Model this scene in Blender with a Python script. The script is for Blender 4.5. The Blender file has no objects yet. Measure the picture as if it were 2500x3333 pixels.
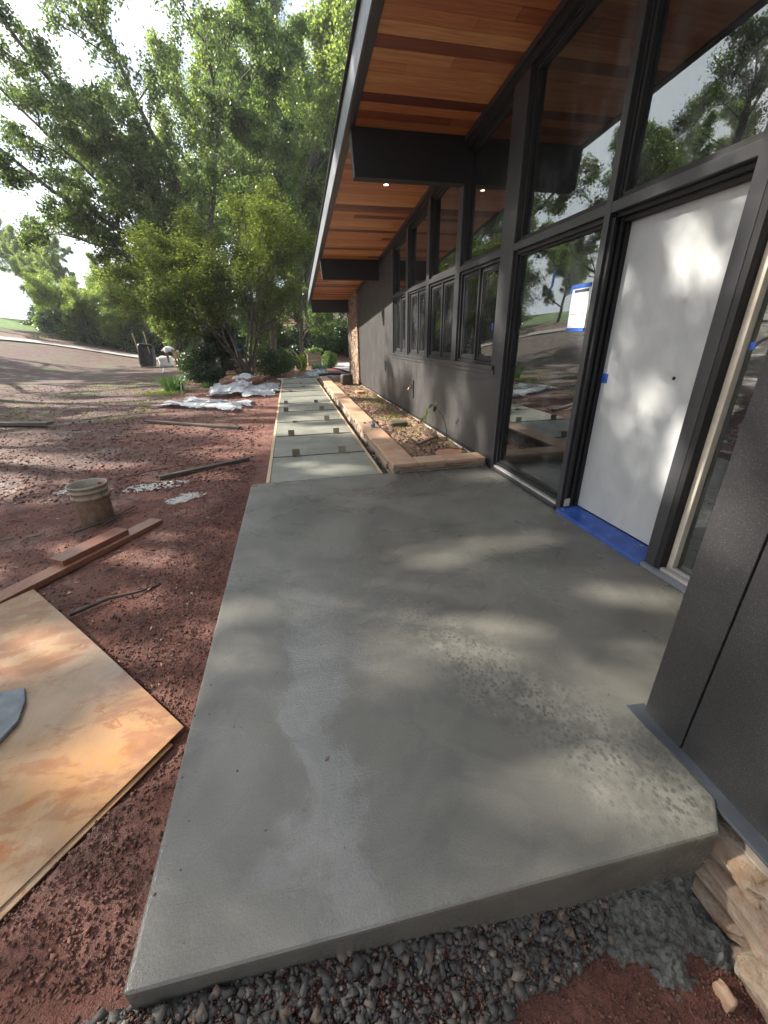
import bpy, bmesh, math, random
import numpy as np
from mathutils import Vector, Matrix
R = math.radians
SC = bpy.context.scene
COL = SC.collection

# ------------------------------------------------------------------ camera, sky, sun, exposure
cam = bpy.data.cameras.new('camera'); camo = bpy.data.objects.new('camera', cam); COL.objects.link(camo)
cam.sensor_fit = 'VERTICAL'; cam.sensor_height = 36; cam.lens = 36 * 1301.8 / 3333
cam.clip_start = 0.05; cam.clip_end = 600
yaw, pit, rol = R(12.0448), R(-23.5294), R(-0.9221)
fw = Vector((math.sin(yaw) * math.cos(pit), math.cos(yaw) * math.cos(pit), math.sin(pit)))
rt = Vector((math.cos(yaw), -math.sin(yaw), 0)); up = rt.cross(fw)
r2 = rt * math.cos(rol) + up * math.sin(rol); u2 = up * math.cos(rol) - rt * math.sin(rol)
M = Matrix((r2, u2, -fw)).transposed().to_4x4(); M.translation = (0, 0, 1.38); camo.matrix_world = M
SC.camera = camo
SUN_AZ, SUN_EL = -67, 34.5
w = bpy.data.worlds.new('World'); SC.world = w; w.use_nodes = True
wn = w.node_tree.nodes; wl = w.node_tree.links
sky = wn.new('ShaderNodeTexSky'); sky.sky_type = 'NISHITA'; sky.sun_disc = False
sky.sun_elevation = R(SUN_EL); sky.sun_rotation = R(SUN_AZ); sky.dust_density = 2.5; sky.air_density = 1.0
wtc = wn.new('ShaderNodeTexCoord'); wmp = wn.new('ShaderNodeMapping'); wmp.inputs['Scale'].default_value = (1.6, 1.6, 4)
wno = wn.new('ShaderNodeTexNoise'); wno.inputs['Scale'].default_value = 1.6; wno.inputs['Detail'].default_value = 8; wno.inputs['Roughness'].default_value = .6
wrp = wn.new('ShaderNodeValToRGB'); wrp.color_ramp.elements[0].position = .38; wrp.color_ramp.elements[1].position = .56
wmx = wn.new('ShaderNodeMix'); wmx.data_type = 'RGBA'; wmx.inputs['B'].default_value = (8.5, 9.0, 9.8, 1)
wl.new(wtc.outputs['Generated'], wmp.inputs['Vector']); wl.new(wmp.outputs[0], wno.inputs['Vector']); wl.new(wno.outputs['Fac'], wrp.inputs[0])
wl.new(wrp.outputs[0], wmx.inputs['Factor']); wl.new(sky.outputs[0], wmx.inputs['A']); wl.new(wmx.outputs['Result'], wn['Background'].inputs[0])
wn['Background'].inputs[1].default_value = 0.068
sl = bpy.data.lights.new('sun', 'SUN'); sl.energy = 5.0; sl.angle = R(0.8); sl.color = (1, .93, .82)
so = bpy.data.objects.new('sun', sl); COL.objects.link(so)
sd = Vector((math.sin(R(SUN_AZ)) * math.cos(R(SUN_EL)), math.cos(R(SUN_AZ)) * math.cos(R(SUN_EL)), math.sin(R(SUN_EL))))
so.rotation_euler = sd.to_track_quat('Z', 'Y').to_euler(); so.location = (-20, 4, 25)
SC.view_settings.view_transform = 'Standard'; SC.view_settings.look = 'None'
SC.view_settings.exposure = 1.68; SC.view_settings.gamma = 1; SC.view_settings.use_curve_mapping = False

# ------------------------------------------------------------------ node helpers
class Mt:
    def __init__(s, name, base=(.5, .5, .5), rough=.6, metal=0, spec=.5):
        s.m = bpy.data.materials.new(name); s.m.use_nodes = True
        s.n = s.m.node_tree.nodes; s.l = s.m.node_tree.links; s.b = s.n['Principled BSDF']
        s.b.inputs['Base Color'].default_value = (*base, 1); s.b.inputs['Roughness'].default_value = rough
        s.b.inputs['Metallic'].default_value = metal; s.b.inputs['Specular IOR Level'].default_value = spec
        s.tc = s.n.new('ShaderNodeTexCoord')
    def co(s, scale=(1, 1, 1), kind='Object', rot=(0, 0, 0), loc=(0, 0, 0)):
        mp = s.n.new('ShaderNodeMapping'); mp.inputs['Scale'].default_value = scale; mp.inputs['Rotation'].default_value = rot; mp.inputs['Location'].default_value = loc
        s.l.new(s.tc.outputs[kind], mp.inputs['Vector']); return mp.outputs[0]
    def pos(s, scale=(1, 1, 1), rot=(0, 0, 0), loc=(0, 0, 0)):
        g = s.n.new('ShaderNodeNewGeometry'); mp = s.n.new('ShaderNodeMapping'); mp.inputs['Scale'].default_value = scale; mp.inputs['Rotation'].default_value = rot; mp.inputs['Location'].default_value = loc
        s.l.new(g.outputs['Position'], mp.inputs['Vector']); return mp.outputs[0]
    def noise(s, vec, scale=5, detail=4, rough=.55, dist=0, out='Fac'):
        t = s.n.new('ShaderNodeTexNoise'); t.inputs['Scale'].default_value = scale; t.inputs['Detail'].default_value = detail
        t.inputs['Roughness'].default_value = rough; t.inputs['Distortion'].default_value = dist
        s.l.new(vec, t.inputs['Vector']); return t.outputs[out]
    def vor(s, vec, scale=5, out='Distance', feature='F1'):
        t = s.n.new('ShaderNodeTexVoronoi'); t.feature = feature; t.inputs['Scale'].default_value = scale
        s.l.new(vec, t.inputs['Vector']); return t.outputs[out]
    def ramp(s, fac, stops):
        r = s.n.new('ShaderNodeValToRGB'); e = r.color_ramp.elements
        while len(e) < len(stops): e.new(.5)
        for i, (p, c) in enumerate(stops):
            e[i].position = p; c = c if hasattr(c, '__len__') else (c, c, c); e[i].color = (*c, 1)
        s.l.new(fac, r.inputs[0]); return r.outputs[0]
    def mix(s, fac, a, b, mode='MIX'):
        m = s.n.new('ShaderNodeMix'); m.data_type = 'RGBA'; m.blend_type = mode
        for k, v in (('Factor', fac), ('A', a), ('B', b)):
            if isinstance(v, (int, float)): m.inputs[k].default_value = v if k == 'Factor' else (v, v, v, 1)
            elif isinstance(v, tuple): m.inputs[k].default_value = (*v, 1)
            else: s.l.new(v, m.inputs[k])
        return m.outputs['Result']
    def math(s, op, a, b=0, clamp=False):
        m = s.n.new('ShaderNodeMath'); m.operation = op; m.use_clamp = clamp
        for i, v in enumerate((a, b)):
            if isinstance(v, (int, float)): m.inputs[i].default_value = v
            else: s.l.new(v, m.inputs[i])
        return m.outputs[0]
    def rand(s):
        o = s.n.new('ShaderNodeObjectInfo'); return o.outputs['Random']
    def island(s):
        g = s.n.new('ShaderNodeNewGeometry'); return g.outputs['Random Per Island']
    def col(s, v): s.l.new(v, s.b.inputs['Base Color']); return s
    def rgh(s, v): s.l.new(v, s.b.inputs['Roughness']); return s
    def bump(s, h, strength=.3, dist=.01):
        b = s.n.new('ShaderNodeBump'); b.inputs['Strength'].default_value = strength; b.inputs['Distance'].default_value = dist
        s.l.new(h, b.inputs['Height'])
        cur = s.b.inputs['Normal']
        if cur.is_linked: s.l.new(cur.links[0].from_socket, b.inputs['Normal'])
        s.l.new(b.outputs[0], cur); return s
MAT = {}
def simple(name, base, rough=.6, metal=0, var=.25, nscale=8, bump=.15, bdist=.004, bscale=60):
    t = Mt(name, base, rough, metal)
    v = t.co(); n = t.noise(v, nscale, 5)
    a = tuple(c * (1 - var) for c in base); b = tuple(min(1, c * (1 + var)) for c in base)
    t.col(t.ramp(n, [(.3, a), (.7, b)])); t.bump(t.noise(v, bscale, 4), bump, bdist)
    t.rgh(t.ramp(t.noise(v, nscale * 1.7, 3), [(.3, max(.03, rough - .1)), (.7, min(1, rough + .1))]))
    MAT[name] = t.m; return t
def wood(name, stops, grain_axis='X', rough=.45, g=14, rnd=True, var=.35):
    t = Mt(name, (.3, .15, .08), rough)
    sc = {'X': (1.2, 18, 18), 'Y': (18, 1.2, 18), 'Z': (18, 18, 1.2)}[grain_axis]
    v = t.pos(sc) if rnd else t.co(sc)
    n = t.noise(v, 2.2, 6, .6, .6)
    if rnd: basec = t.ramp(t.rand(), stops)
    else: basec = t.ramp(t.noise(t.co(), 3, 2), stops)
    dk = t.mix(.5, basec, (.08, .03, .015), 'MULTIPLY')
    t.col(t.mix(t.ramp(n, [(.35, var + .2), (.6, 0)]), basec, t.mix(1, basec, (.55, .42, .35), 'MULTIPLY')))
    t.bump(n, .12, .002); MAT[name] = t.m; return t

# --- paints and timber
t = Mt('dark_paint', (.03, .032, .036), .42, 0); v = t.pos()
t.col(t.ramp(t.noise(v, 5, 5), [(.3, (.026, .027, .030)), (.7, (.040, .041, .045))])); t.bump(t.noise(v, 350, 2), .12, .001); MAT['dark_paint'] = t.m
t = Mt('black_beam', (.02, .02, .022), .6); v = t.pos()
t.col(t.ramp(t.noise(v, 3, 5), [(.3, (.007, .007, .008)), (.7, (.013, .0125, .0135))])); t.bump(t.noise(v, 200, 2), .15, .001); MAT['black_beam'] = t.m
t = Mt('siding_paint', (.06, .06, .064), .5); v = t.pos()
sp = t.vor(t.pos(), 420, 'Color')
stre = t.noise(t.pos((6, 6, .6)), 3, 5)
t.col(t.mix(t.ramp(stre, [(.45, 0), (.75, .5)]), t.ramp(t.noise(v, 3, 6), [(.3, (.030, .029, .0295)), (.7, (.046, .044, .0435))]), (.07, .066, .063)))
t.rgh(t.ramp(stre, [(.3, .42), (.7, .6)])); t.bump(t.noise(v, 420, 3), .35, .0012); MAT['siding_paint'] = t.m
t = Mt('sparkle_siding', (.05, .052, .056), .42, .25); v = t.pos()
t.col(t.mix(t.ramp(t.noise(v, 480, 2), [(.6, 0), (.72, .7)]), t.ramp(t.noise(v, 2.5, 5), [(.3, (.026, .0265, .028)), (.7, (.044, .044, .045))]), (.24, .24, .245)))
t.bump(t.noise(v, 500, 2), .5, .0012); MAT['sparkle_siding'] = t.m; simple('flashing_metal', (.06, .068, .08), .42, .2, .2, 9, .15)
wood('cedar', [(0, (.13, .03, .014)), (.14, (.24, .065, .024)), (.35, (.46, .16, .055)), (.7, (.58, .235, .08)), (1, (.68, .34, .13))], 'X', .42, var=.45)
wood('pale_wood', [(0, (.42, .30, .18)), (1, (.6, .48, .32))], 'Y', .7)
wood('wet_board', [(0, (.14, .055, .035)), (1, (.22, .10, .06))], 'Y', .35)
wood('dark_board', [(0, (.05, .042, .035)), (1, (.09, .075, .06))], 'X', .6)
wood('block_wood', [(0, (.13, .11, .08)), (1, (.38, .31, .2))], 'X', .7)
t = Mt('white_primer', (.6, .61, .62), .38); v = t.pos()
t.col(t.ramp(t.noise(t.pos((1, 1, .45)), 5, 7, .6, .5), [(.3, (.35, .37, .385)), (.62, (.43, .44, .44)), (.8, (.5, .5, .49))])); t.bump(t.noise(v, 160, 2), .05, .001)
t.rgh(t.ramp(t.noise(v, 7, 4), [(.3, .3), (.7, .5)])); MAT['white_primer'] = t.m
t = Mt('blue_tape', (.02, .1, .42), .45); v = t.pos()
t.col(t.ramp(t.noise(v, 18, 5), [(.3, (.012, .05, .27)), (.7, (.03, .12, .42))])); t.bump(t.noise(v, 40, 4), .3, .003); MAT['blue_tape'] = t.m
t = Mt('taped_threshold', (.02, .07, .3), .3); v = t.pos((14, 3, 3))
wr = t.noise(v, 2.5, 7, .7)
t.col(t.mix(t.ramp(wr, [(.6, 0), (.68, .8)]), t.ramp(t.noise(t.pos(), 9, 3), [(.3, (.01, .04, .22)), (.7, (.03, .09, .34))]), (.35, .37, .4)))
t.bump(wr, .3, .003); MAT['taped_threshold'] = t.m
simple('aluminium', (.5, .47, .45), .4, .3, .15, 12, .05)
simple('cream_trim', (.62, .56, .45), .5, 0, .12)
simple('paper', (.55, .58, .6), .5, 0, .04, 8, .02); simple('print_black', (.03, .035, .04), .5, 0, .1, 8, 0)
simple('print_grey', (.42, .46, .48), .6, 0, .1, 8, 0); simple('print_red', (.55, .1, .07), .5, 0, .1, 8, 0)
simple('dark_hole', (.01, .01, .01), .9); simple('brass', (.35, .22, .1), .35, .9, .3)
simple('interior', (.10, .09, .08), .8); simple('foundation', (.38, .35, .31), .85, 0, .25, 6, .4, .004, 40)
simple('rubber', (.02, .02, .022), .5)
# glass: thin reflecting pane, dark tinted transmission
t = Mt('window_glass'); nd, ln = t.n, t.l
lw = nd.new('ShaderNodeFresnel'); lw.inputs['IOR'].default_value = 1.9
fac = t.math('ADD', t.math('MULTIPLY', lw.outputs[0], 1.15), .07, True)
gl = nd.new('ShaderNodeBsdfGlossy'); gl.inputs['Roughness'].default_value = .0; gl.inputs['Color'].default_value = (.92, .97, .96, 1)
tr = nd.new('ShaderNodeBsdfTransparent'); tr.inputs['Color'].default_value = (.5, .54, .52, 1)
bp = nd.new('ShaderNodeBump'); bp.inputs['Strength'].default_value = .06; bp.inputs['Distance'].default_value = .02
ln.new(t.noise(t.pos(), 2.2, 2), bp.inputs['Height']); pass
df = nd.new('ShaderNodeBsdfDiffuse'); df.inputs['Color'].default_value = (.5, .52, .55, 1)
mx = nd.new('ShaderNodeMixShader'); ln.new(fac, mx.inputs[0]); ln.new(tr.outputs[0], mx.inputs[1]); ln.new(gl.outputs[0], mx.inputs[2])
mx2 = nd.new('ShaderNodeMixShader'); ln.new(t.ramp(t.noise(t.pos((2, 2, 1)), 2.2, 6), [(.5, .012), (.75, .09)]), mx2.inputs[0]); ln.new(mx.outputs[0], mx2.inputs[1]); ln.new(df.outputs[0], mx2.inputs[2])
ln.new(mx2.outputs[0], nd['Material Output'].inputs[0]); MAT['glass'] = t.m
# lamp
t = Mt('lamp_glow', (1, .9, .7)); t.b.inputs['Emission Color'].default_value = (1, .88, .66, 1); t.b.inputs['Emission Strength'].default_value = 6; MAT['lamp_glow'] = t.m
# concrete
def concrete(name, c0, c1, wet=True, streak=True, k=1.0):
    t = Mt(name, c0, .5); v = t.pos()
    big = t.noise(t.pos((1, 1.25, 1)), 1.35, 4, .55, .8)
    col = t.ramp(big, [(.35, c0), (.62, c1)])
    mott = t.vor(t.pos((1, .75, 1)), 26, 'Distance'); mm = t.noise(t.pos(loc=(3.1, 1.3, 0)), 1.1, 3)
    if wet:
        # drying patch: lighter pocked zone with a shape of its own
        g = t.n.new('ShaderNodeNewGeometry'); sx = t.n.new('ShaderNodeSeparateXYZ'); t.l.new(g.outputs['Position'], sx.inputs[0])
        cx = t.math('SUBTRACT', sx.outputs[0], t.math('ADD', .93, t.math('MULTIPLY', t.math('SUBTRACT', sx.outputs[1], .9), -.52)))
        dx = t.math('ABSOLUTE', t.math('ADD', cx, t.math('MULTIPLY', t.math('SUBTRACT', t.noise(v, 4, 3), .5), .3)))
        band = t.ramp(dx, [(.02, 1), (.3, 0)])
        ym = t.ramp(t.math('DIVIDE', sx.outputs[1], 4), [(.34, 1), (.56, 0)])
        pk = t.ramp(t.vor(t.pos((1, .8, 1)), 55), [(.22, 0), (.5, 1)])
        pk = t.math('MULTIPLY', pk, t.ramp(t.noise(v, 11, 4, .65), [(.36, .15), (.6, 1)]))
        pat = t.math('MULTIPLY', t.math('MULTIPLY', band, ym), pk)
        col = t.mix(t.math('MULTIPLY', pat, .75), col, tuple(min(1, c * 1.55) for c in c1))
        col = t.mix(t.math('MULTIPLY', t.math('MULTIPLY', band, ym), t.math('MULTIPLY', t.math('SUBTRACT', 1, pk), .3)), col, tuple(c * .75 for c in c0))
    col = t.mix(t.ramp(t.noise(t.pos(loc=(7, 2, 0)), 2.3, 5, .6, 1.2), [(.52, 0), (.56, .38)]), col, t.mix(1, col, (.74, .75, .78), 'MULTIPLY'))
    col = t.mix(t.ramp(t.noise(v, 260, 2), [(.35, .35), (.5, 0)]), col, tuple(c * .45 for c in c0))
    t.col(col)
    fine = t.noise(v, 130, 5, .65); t.bump(fine, .55, .0035)
    if streak: t.bump(t.noise(t.pos((4, 60, 4), rot=(0, 0, R(7))), 2, 5, .6), .4, .003)
    t.bump(t.noise(v, 9, 3), .2, .012)
    wt = t.noise(t.pos(loc=(1.7, 4.2, 0)), 1.5, 4, .55, 1.0)
    rr = t.ramp(wt, [(.40, .55 if not wet else .2), (.50, .38), (.62, .6)])
    if wet:
        wx = t.math('ADD', t.math('ADD', sx.outputs[0], .03), t.math('MULTIPLY', t.math('SUBTRACT', t.noise(t.pos(loc=(2, 0, 0)), 2.4, 4, .6), .5), .75))
        wb = t.math('MULTIPLY', t.ramp(t.math('ABSOLUTE', wx), [(.08, 1), (.15, 0)]), t.ramp(t.math('DIVIDE', sx.outputs[1], 4), [(.45, 1), (.62, 0)]))
        rr = t.mix(wb, rr, .1); t.l.new(t.math('ADD', .5, t.math('MULTIPLY', wb, .4)), t.b.inputs['Specular IOR Level'])
        gn = t.n.new('ShaderNodeNewGeometry'); sn = t.n.new('ShaderNodeSeparateXYZ'); t.l.new(gn.outputs['True Normal'], sn.inputs[0]); t.col(t.mix(t.ramp(sn.outputs[2], [(.3, .5), (.8, 0)]), col, t.mix(1, col, (.5, .5, .46), 'MULTIPLY')))  # side faces darkened by normal: painted shade along with damp
    t.rgh(rr)
    MAT[name] = t.m
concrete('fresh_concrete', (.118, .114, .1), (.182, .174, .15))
concrete('walk_concrete', (.19, .195, .165), (.26, .26, .22), wet=False)
concrete('form_side', (.09, .09, .08), (.12, .12, .105), wet=False, streak=False)
# stones
t = Mt('ledge_stone', (.4, .28, .18), .8); v = t.pos((1, 1, 3))
t.col(t.mix(t.ramp(t.noise(t.pos((2, 2, 9)), 5, 6, .65, .8), [(.35, 0), (.7, 1)]), t.ramp(t.rand(), [(0, (.20, .11, .06)), (.35, (.28, .18, .11)), (.7, (.32, .24, .16)), (1, (.26, .15, .10))]), (.46, .38, .30)))
t.bump(t.noise(t.pos((4, 4, 16)), 6, 8, .7), 1, .02); t.bump(t.noise(t.pos(), 25, 6, .7), .8, .01); MAT['ledge_stone'] = t.m
t = Mt('coping_stone', (.45, .3, .18), .7); v = t.pos()
t.col(t.mix(t.ramp(t.noise(v, 4, 6, .6, 1), [(.35, 0), (.7, 1)]), t.ramp(t.rand(), [(0, (.34, .18, .11)), (.5, (.41, .24, .15)), (1, (.44, .29, .19))]), (.46, .32, .22)))
t.bump(t.noise(v, 40, 6), .5, .004); MAT['coping_stone'] = t.m
t = Mt('brick', (.3, .17, .11), .85); v = t.pos()
t.col(t.mix(t.ramp(t.noise(v, 30, 4), [(.5, 0), (.7, .6)]), t.ramp(t.island(), [(0, (.09, .05, .035)), (.4, (.17, .105, .07)), (.75, (.24, .16, .105)), (1, (.32, .25, .17))]), (.4, .33, .25)))
t.bump(t.noise(v, 80, 4), .6, .004); MAT['brick'] = t.m
simple('mortar', (.28, .24, .2), .95, 0, .2, 20, .5)
t = Mt('gravel', (.1, .1, .1), .55)
t.col(t.mix(t.ramp(t.noise(t.pos(), 90, 3), [(.4, 0), (.7, .5)]), t.ramp(t.island(), [(0, (.028, .027, .028)), (.5, (.06, .057, .055)), (.78, (.10, .092, .082)), (.93, (.15, .10, .07)), (1, (.32, .28, .23))]), (.11, .10, .093)))
t.rgh(t.ramp(t.island(), [(0, .6), (1, .95)])); t.bump(t.noise(t.pos(), 150, 3), .4, .002); MAT['gravel'] = t.m
# soil
def soil_mat():
    t = Mt('clay_soil', (.12, .05, .035), .85)
    g = t.n.new('ShaderNodeNewGeometry'); sx = t.n.new('ShaderNodeSeparateXYZ'); t.l.new(g.outputs['Position'], sx.inputs[0])
    X, Y = sx.outputs[0], sx.outputs[1]
    v = t.pos()
    n1 = t.noise(v, .55, 5, .6, .5); n2 = t.noise(v, 3.5, 8, .7); n3 = t.noise(v, 60, 5, .7)
    c = t.ramp(n2, [(.25, (.06, .025, .019)), (.5, (.135, .05, .035)), (.75, (.26, .105, .07))])
    dk = t.ramp(n3, [(.3, (.04, .026, .023)), (.55, (.10, .06, .05)), (.8, (.20, .125, .10))])
    # brown-grey mulchy earth away from the fresh slab, redder beside it
    dist = t.math('ADD', t.math('MULTIPLY', t.math('ADD', X, .6), -.22), t.math('MULTIPLY', t.math('SUBTRACT', n1, .5), 2.4))
    c = t.mix(t.ramp(dist, [(.25, 0), (.75, .8)]), c, dk)
    c = t.mix(t.ramp(n3, [(.62, 0), (.75, .5)]), c, (.3, .17, .13))
    c = t.mix(t.ramp(n3, [(.28, .6), (.4, 0)]), c, (.03, .018, .014))
    # sparse green further out
    gm = t.math('MULTIPLY', t.ramp(t.noise(t.pos(loc=(4, 9, 0)), .5, 5, .65), [(.52, 0), (.62, .75)]), t.ramp(t.math('DIVIDE', Y, 60), [(.12, 0), (.22, 1)]))
    c = t.mix(gm, c, t.ramp(n3, [(.3, (.04, .06, .015)), (.7, (.1, .14, .035))]))
    # lawn beyond the drive
    at = t.n.new('ShaderNodeAttribute'); at.attribute_name = 'lawn'
    c = t.mix(at.outputs['Fac'], c, t.ramp(t.noise(v, 3, 5), [(.3, (.07, .14, .025)), (.7, (.13, .22, .045))]))
    at2 = t.n.new('ShaderNodeAttribute'); at2.attribute_name = 'mulch'
    c = t.mix(at2.outputs['Fac'], c, t.ramp(t.noise(v, 9, 6, .7), [(.3, (.07, .035, .025)), (.7, (.26, .16, .11))]))
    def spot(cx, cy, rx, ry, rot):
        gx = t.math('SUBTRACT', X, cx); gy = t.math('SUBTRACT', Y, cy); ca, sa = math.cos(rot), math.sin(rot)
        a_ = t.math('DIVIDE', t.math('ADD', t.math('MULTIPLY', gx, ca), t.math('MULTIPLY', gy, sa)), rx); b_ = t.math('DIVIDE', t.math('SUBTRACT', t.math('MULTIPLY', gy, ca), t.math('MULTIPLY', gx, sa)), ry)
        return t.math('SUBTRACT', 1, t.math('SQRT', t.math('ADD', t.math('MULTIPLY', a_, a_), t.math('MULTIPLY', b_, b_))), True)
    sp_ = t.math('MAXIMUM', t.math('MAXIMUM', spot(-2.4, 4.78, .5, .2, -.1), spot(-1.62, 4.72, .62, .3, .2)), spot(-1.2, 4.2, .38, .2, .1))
    puddle_glare = t.ramp(t.math('ADD', t.math('MULTIPLY', sp_, .9), t.math('MULTIPLY', t.math('SUBTRACT', t.noise(v, 16, 6, .7), .5), 1.3)), [(.42, 0), (.5, .95)])
    puddle_glare = t.math('MULTIPLY', puddle_glare, t.math('GREATER_THAN', sp_, .01))
    c = t.mix(puddle_glare, c, (.55, .54, .5))  # white glare of the wet puddles painted into the soil colour
    t.col(c); t.bump(n3, .7, .012); t.bump(t.noise(v, 220, 3), .5, .004); t.bump(t.noise(v, 14, 6, .7), .8, .05)
    t.rgh(t.mix(puddle_glare, t.ramp(t.noise(v, 1.6, 5, .6), [(.38, .42), (.5, .85)]), .12))
    MAT['soil'] = t.m
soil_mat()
t = Mt('crumb', (.15, .06, .04), .9); t.col(t.mix(t.ramp(t.noise(t.pos(), 120, 3), [(.4, 0), (.7, .6)]), t.ramp(t.island(), [(0, (.05, .028, .022)), (.5, (.13, .055, .038)), (1, (.22, .1, .07))]), (.09, .045, .035))); MAT['crumb'] = t.m
t = Mt('litter', (.2, .12, .08), .8); t.col(t.ramp(t.island(), [(0, (.05, .03, .022)), (.45, (.13, .08, .055)), (.8, (.27, .17, .11)), (1, (.42, .32, .22))])); MAT['litter'] = t.m
simple('twig_bark', (.06, .045, .038), .85); simple('drive_surface', (.34, .3, .28), .85, 0, .15, 2, .3)
t = Mt('plywood', (.5, .3, .15), .3); v = t.pos()
c = t.ramp(t.noise(v, 1.8, 5, .6, .4), [(.3, (.22, .135, .08)), (.5, (.29, .20, .125)), (.7, (.24, .18, .125))])
gr = t.noise(t.pos((46, 2.2, 5), rot=(0, 0, R(40))), 3, 6, .65); c = t.mix(t.ramp(gr, [(.38, .3), (.6, 0)]), c, (.22, .13, .07))
g = t.n.new('ShaderNodeNewGeometry'); sx = t.n.new('ShaderNodeSeparateXYZ'); t.l.new(g.outputs['Position'], sx.inputs[0])
ddx = t.math('ADD', sx.outputs[0], .62); ddy = t.math('SUBTRACT', sx.outputs[1], 1.3); dr = t.math('SQRT', t.math('ADD', t.math('MULTIPLY', ddx, ddx), t.math('MULTIPLY', ddy, ddy)))
c = t.mix(t.ramp(t.math('ADD', dr, t.math('MULTIPLY', t.math('SUBTRACT', t.noise(v, 5, 6, .65), .5), .7)), [(.16, .6), (.46, 0)]), c, (.40, .18, .05))
sm = t.noise(t.pos((1, 2.6, 1), rot=(0, 0, R(-25)), loc=(2, 1, 0)), 3.2, 8, .72, .5)
c = t.mix(t.ramp(sm, [(.49, 0), (.54, .45), (.68, .8)]), c, (.19, .075, .04))
ri = t.math('ABSOLUTE', t.math('SUBTRACT', t.noise(v, 1.7, 6, .6, .3), .5)); c = t.mix(t.math('MULTIPLY', t.ramp(ri, [(.003, .8), (.010, 0)]), t.ramp(t.noise(v, 2.3, 3), [(.45, 0), (.55, 1)])), c, (.24, .095, .04))
dots = t.vor(t.pos((1, .5, 1)), 30); c = t.mix(t.math('MULTIPLY', t.ramp(dots, [(.1, 1), (.22, 0)]), t.ramp(t.noise(v, 3, 4), [(.52, 0), (.6, .8)])), c, (.13, .06, .04))
ft = t.vor(t.pos((1.0, 1.7, 1), rot=(0, 0, R(20))), 2.3); c = t.mix(t.math('MULTIPLY', t.ramp(ft, [(.16, .8), (.2, 0)]), t.ramp(t.noise(v, 26, 4, .7), [(.46, 0), (.54, 1)])), c, (.22, .09, .05))
t.col(c); t.rgh(t.ramp(t.noise(v, 3, 4), [(.38, .1), (.6, .38)])); t.bump(sm, .12, .006); t.bump(gr, .12, .001); t.bump(t.noise(v, 1.3, 2), .5, .03); MAT['plywood'] = t.m
simple('slate_grey', (.13, .15, .17), .55, 0, .35, 14, .5, .003, 50)
t = Mt('muddy_bucket', (.25, .23, .18), .55); v = t.co()
g = t.n.new('ShaderNodeSeparateXYZ'); t.l.new(t.tc.outputs['Object'], g.inputs[0])
t.col(t.mix(t.ramp(t.math('ADD', t.math('MULTIPLY', g.outputs[2], 2.2), t.math('MULTIPLY', t.noise(v, 12, 5), .35)), [(.72, .95), (1.0, .35)]), (.30, .29, .24), t.ramp(t.noise(v, 25, 5), [(.3, (.12, .07, .045)), (.7, (.24, .17, .11))]))); t.bump(t.noise(v, 40, 4), .4, .003); MAT['bucket'] = t.m
t = Mt('plastic_film'); nd, ln = t.n, t.l
gl = nd.new('ShaderNodeBsdfGlossy'); gl.inputs['Roughness'].default_value = .22
df = nd.new('ShaderNodeBsdfDiffuse'); df.inputs['Color'].default_value = (.62, .65, .68, 1)
tl = nd.new('ShaderNodeBsdfTranslucent'); tl.inputs['Color'].default_value = (.65, .68, .7, 1)
tp = nd.new('ShaderNodeBsdfTransparent')
def ms(f, a, b):
    m = nd.new('ShaderNodeMixShader')
    if isinstance(f, float): m.inputs[0].default_value = f
    else: ln.new(f, m.inputs[0])
    ln.new(a, m.inputs[1]); ln.new(b, m.inputs[2]); return m.outputs[0]
ln.new(ms(.12, ms(t.ramp(t.noise(t.pos(), 3, 4), [(.35, .05), (.65, .38)]), ms(.35, df.outputs[0], tl.outputs[0]), tp.outputs[0]), gl.outputs[0]), nd['Material Output'].inputs[0]); MAT['film'] = t.m
simple('yellow_plastic', (.55, .38, .03), .4); simple('galvanised', (.2, .21, .21), .4, .5, .4, 14)
simple('tray_inside', (.045, .04, .035), .7, 0, .4, 10); simple('white_bag', (.72, .72, .68), .7, 0, .08, 8, .5, .03, 6)
simple('skin', (.14, .065, .04), .6, 0, .1); simple('shirt', (.72, .75, .78), .8, 0, .05); simple('khaki', (.42, .33, .2), .85, 0, .08); simple('hair', (.015, .012, .01), .8)
simple('white_paint', (.72, .72, .7), .5); simple('hose_green', (.25, .3, .14), .5); simple('red_flag', (.55, .02, .05), .5)
simple('terracotta', (.42, .2, .13), .8, 0, .2, 12, .5); simple('can_metal', (.45, .48, .52), .3, .7, .1); simple('can_blue', (.06, .12, .3), .4)
simple('copper', (.3, .1, .04), .4, .8)
# foliage
def leafmat(name, c0, c1, c2, trans=.5, gloss=.35):
    t = Mt(name, c0, .5); nd, ln = t.n, t.l
    n = t.noise(t.co(), .45, 3); c = t.ramp(t.math('ADD', t.math('MULTIPLY', t.island(), .5), t.math('MULTIPLY', n, .6)), [(.25, c0), (.55, c1), (.85, c2)])
    t.col(c); t.b.inputs['Roughness'].default_value = gloss
    tl = nd.new('ShaderNodeBsdfTranslucent'); ln.new(t.mix(1, c, (1.5, 1.5, .95), 'MULTIPLY'), tl.inputs['Color'])
    m = nd.new('ShaderNodeMixShader'); m.inputs[0].default_value = trans; ln.new(t.b.outputs[0], m.inputs[1]); ln.new(tl.outputs[0], m.inputs[2])
    ln.new(m.outputs[0], nd['Material Output'].inputs[0]); MAT[name] = t.m
leafmat('leaf_oak', (.055, .088, .032), (.085, .13, .045), (.14, .195, .065), .56)
leafmat('leaf_mid', (.06, .10, .04), (.10, .155, .055), (.16, .23, .075), .58)
leafmat('leaf_bright', (.10, .15, .045), (.16, .22, .06), (.24, .30, .08), .65)
leafmat('leaf_maple', (.04, .062, .016), (.072, .10, .024), (.19, .22, .04), .5)
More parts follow.
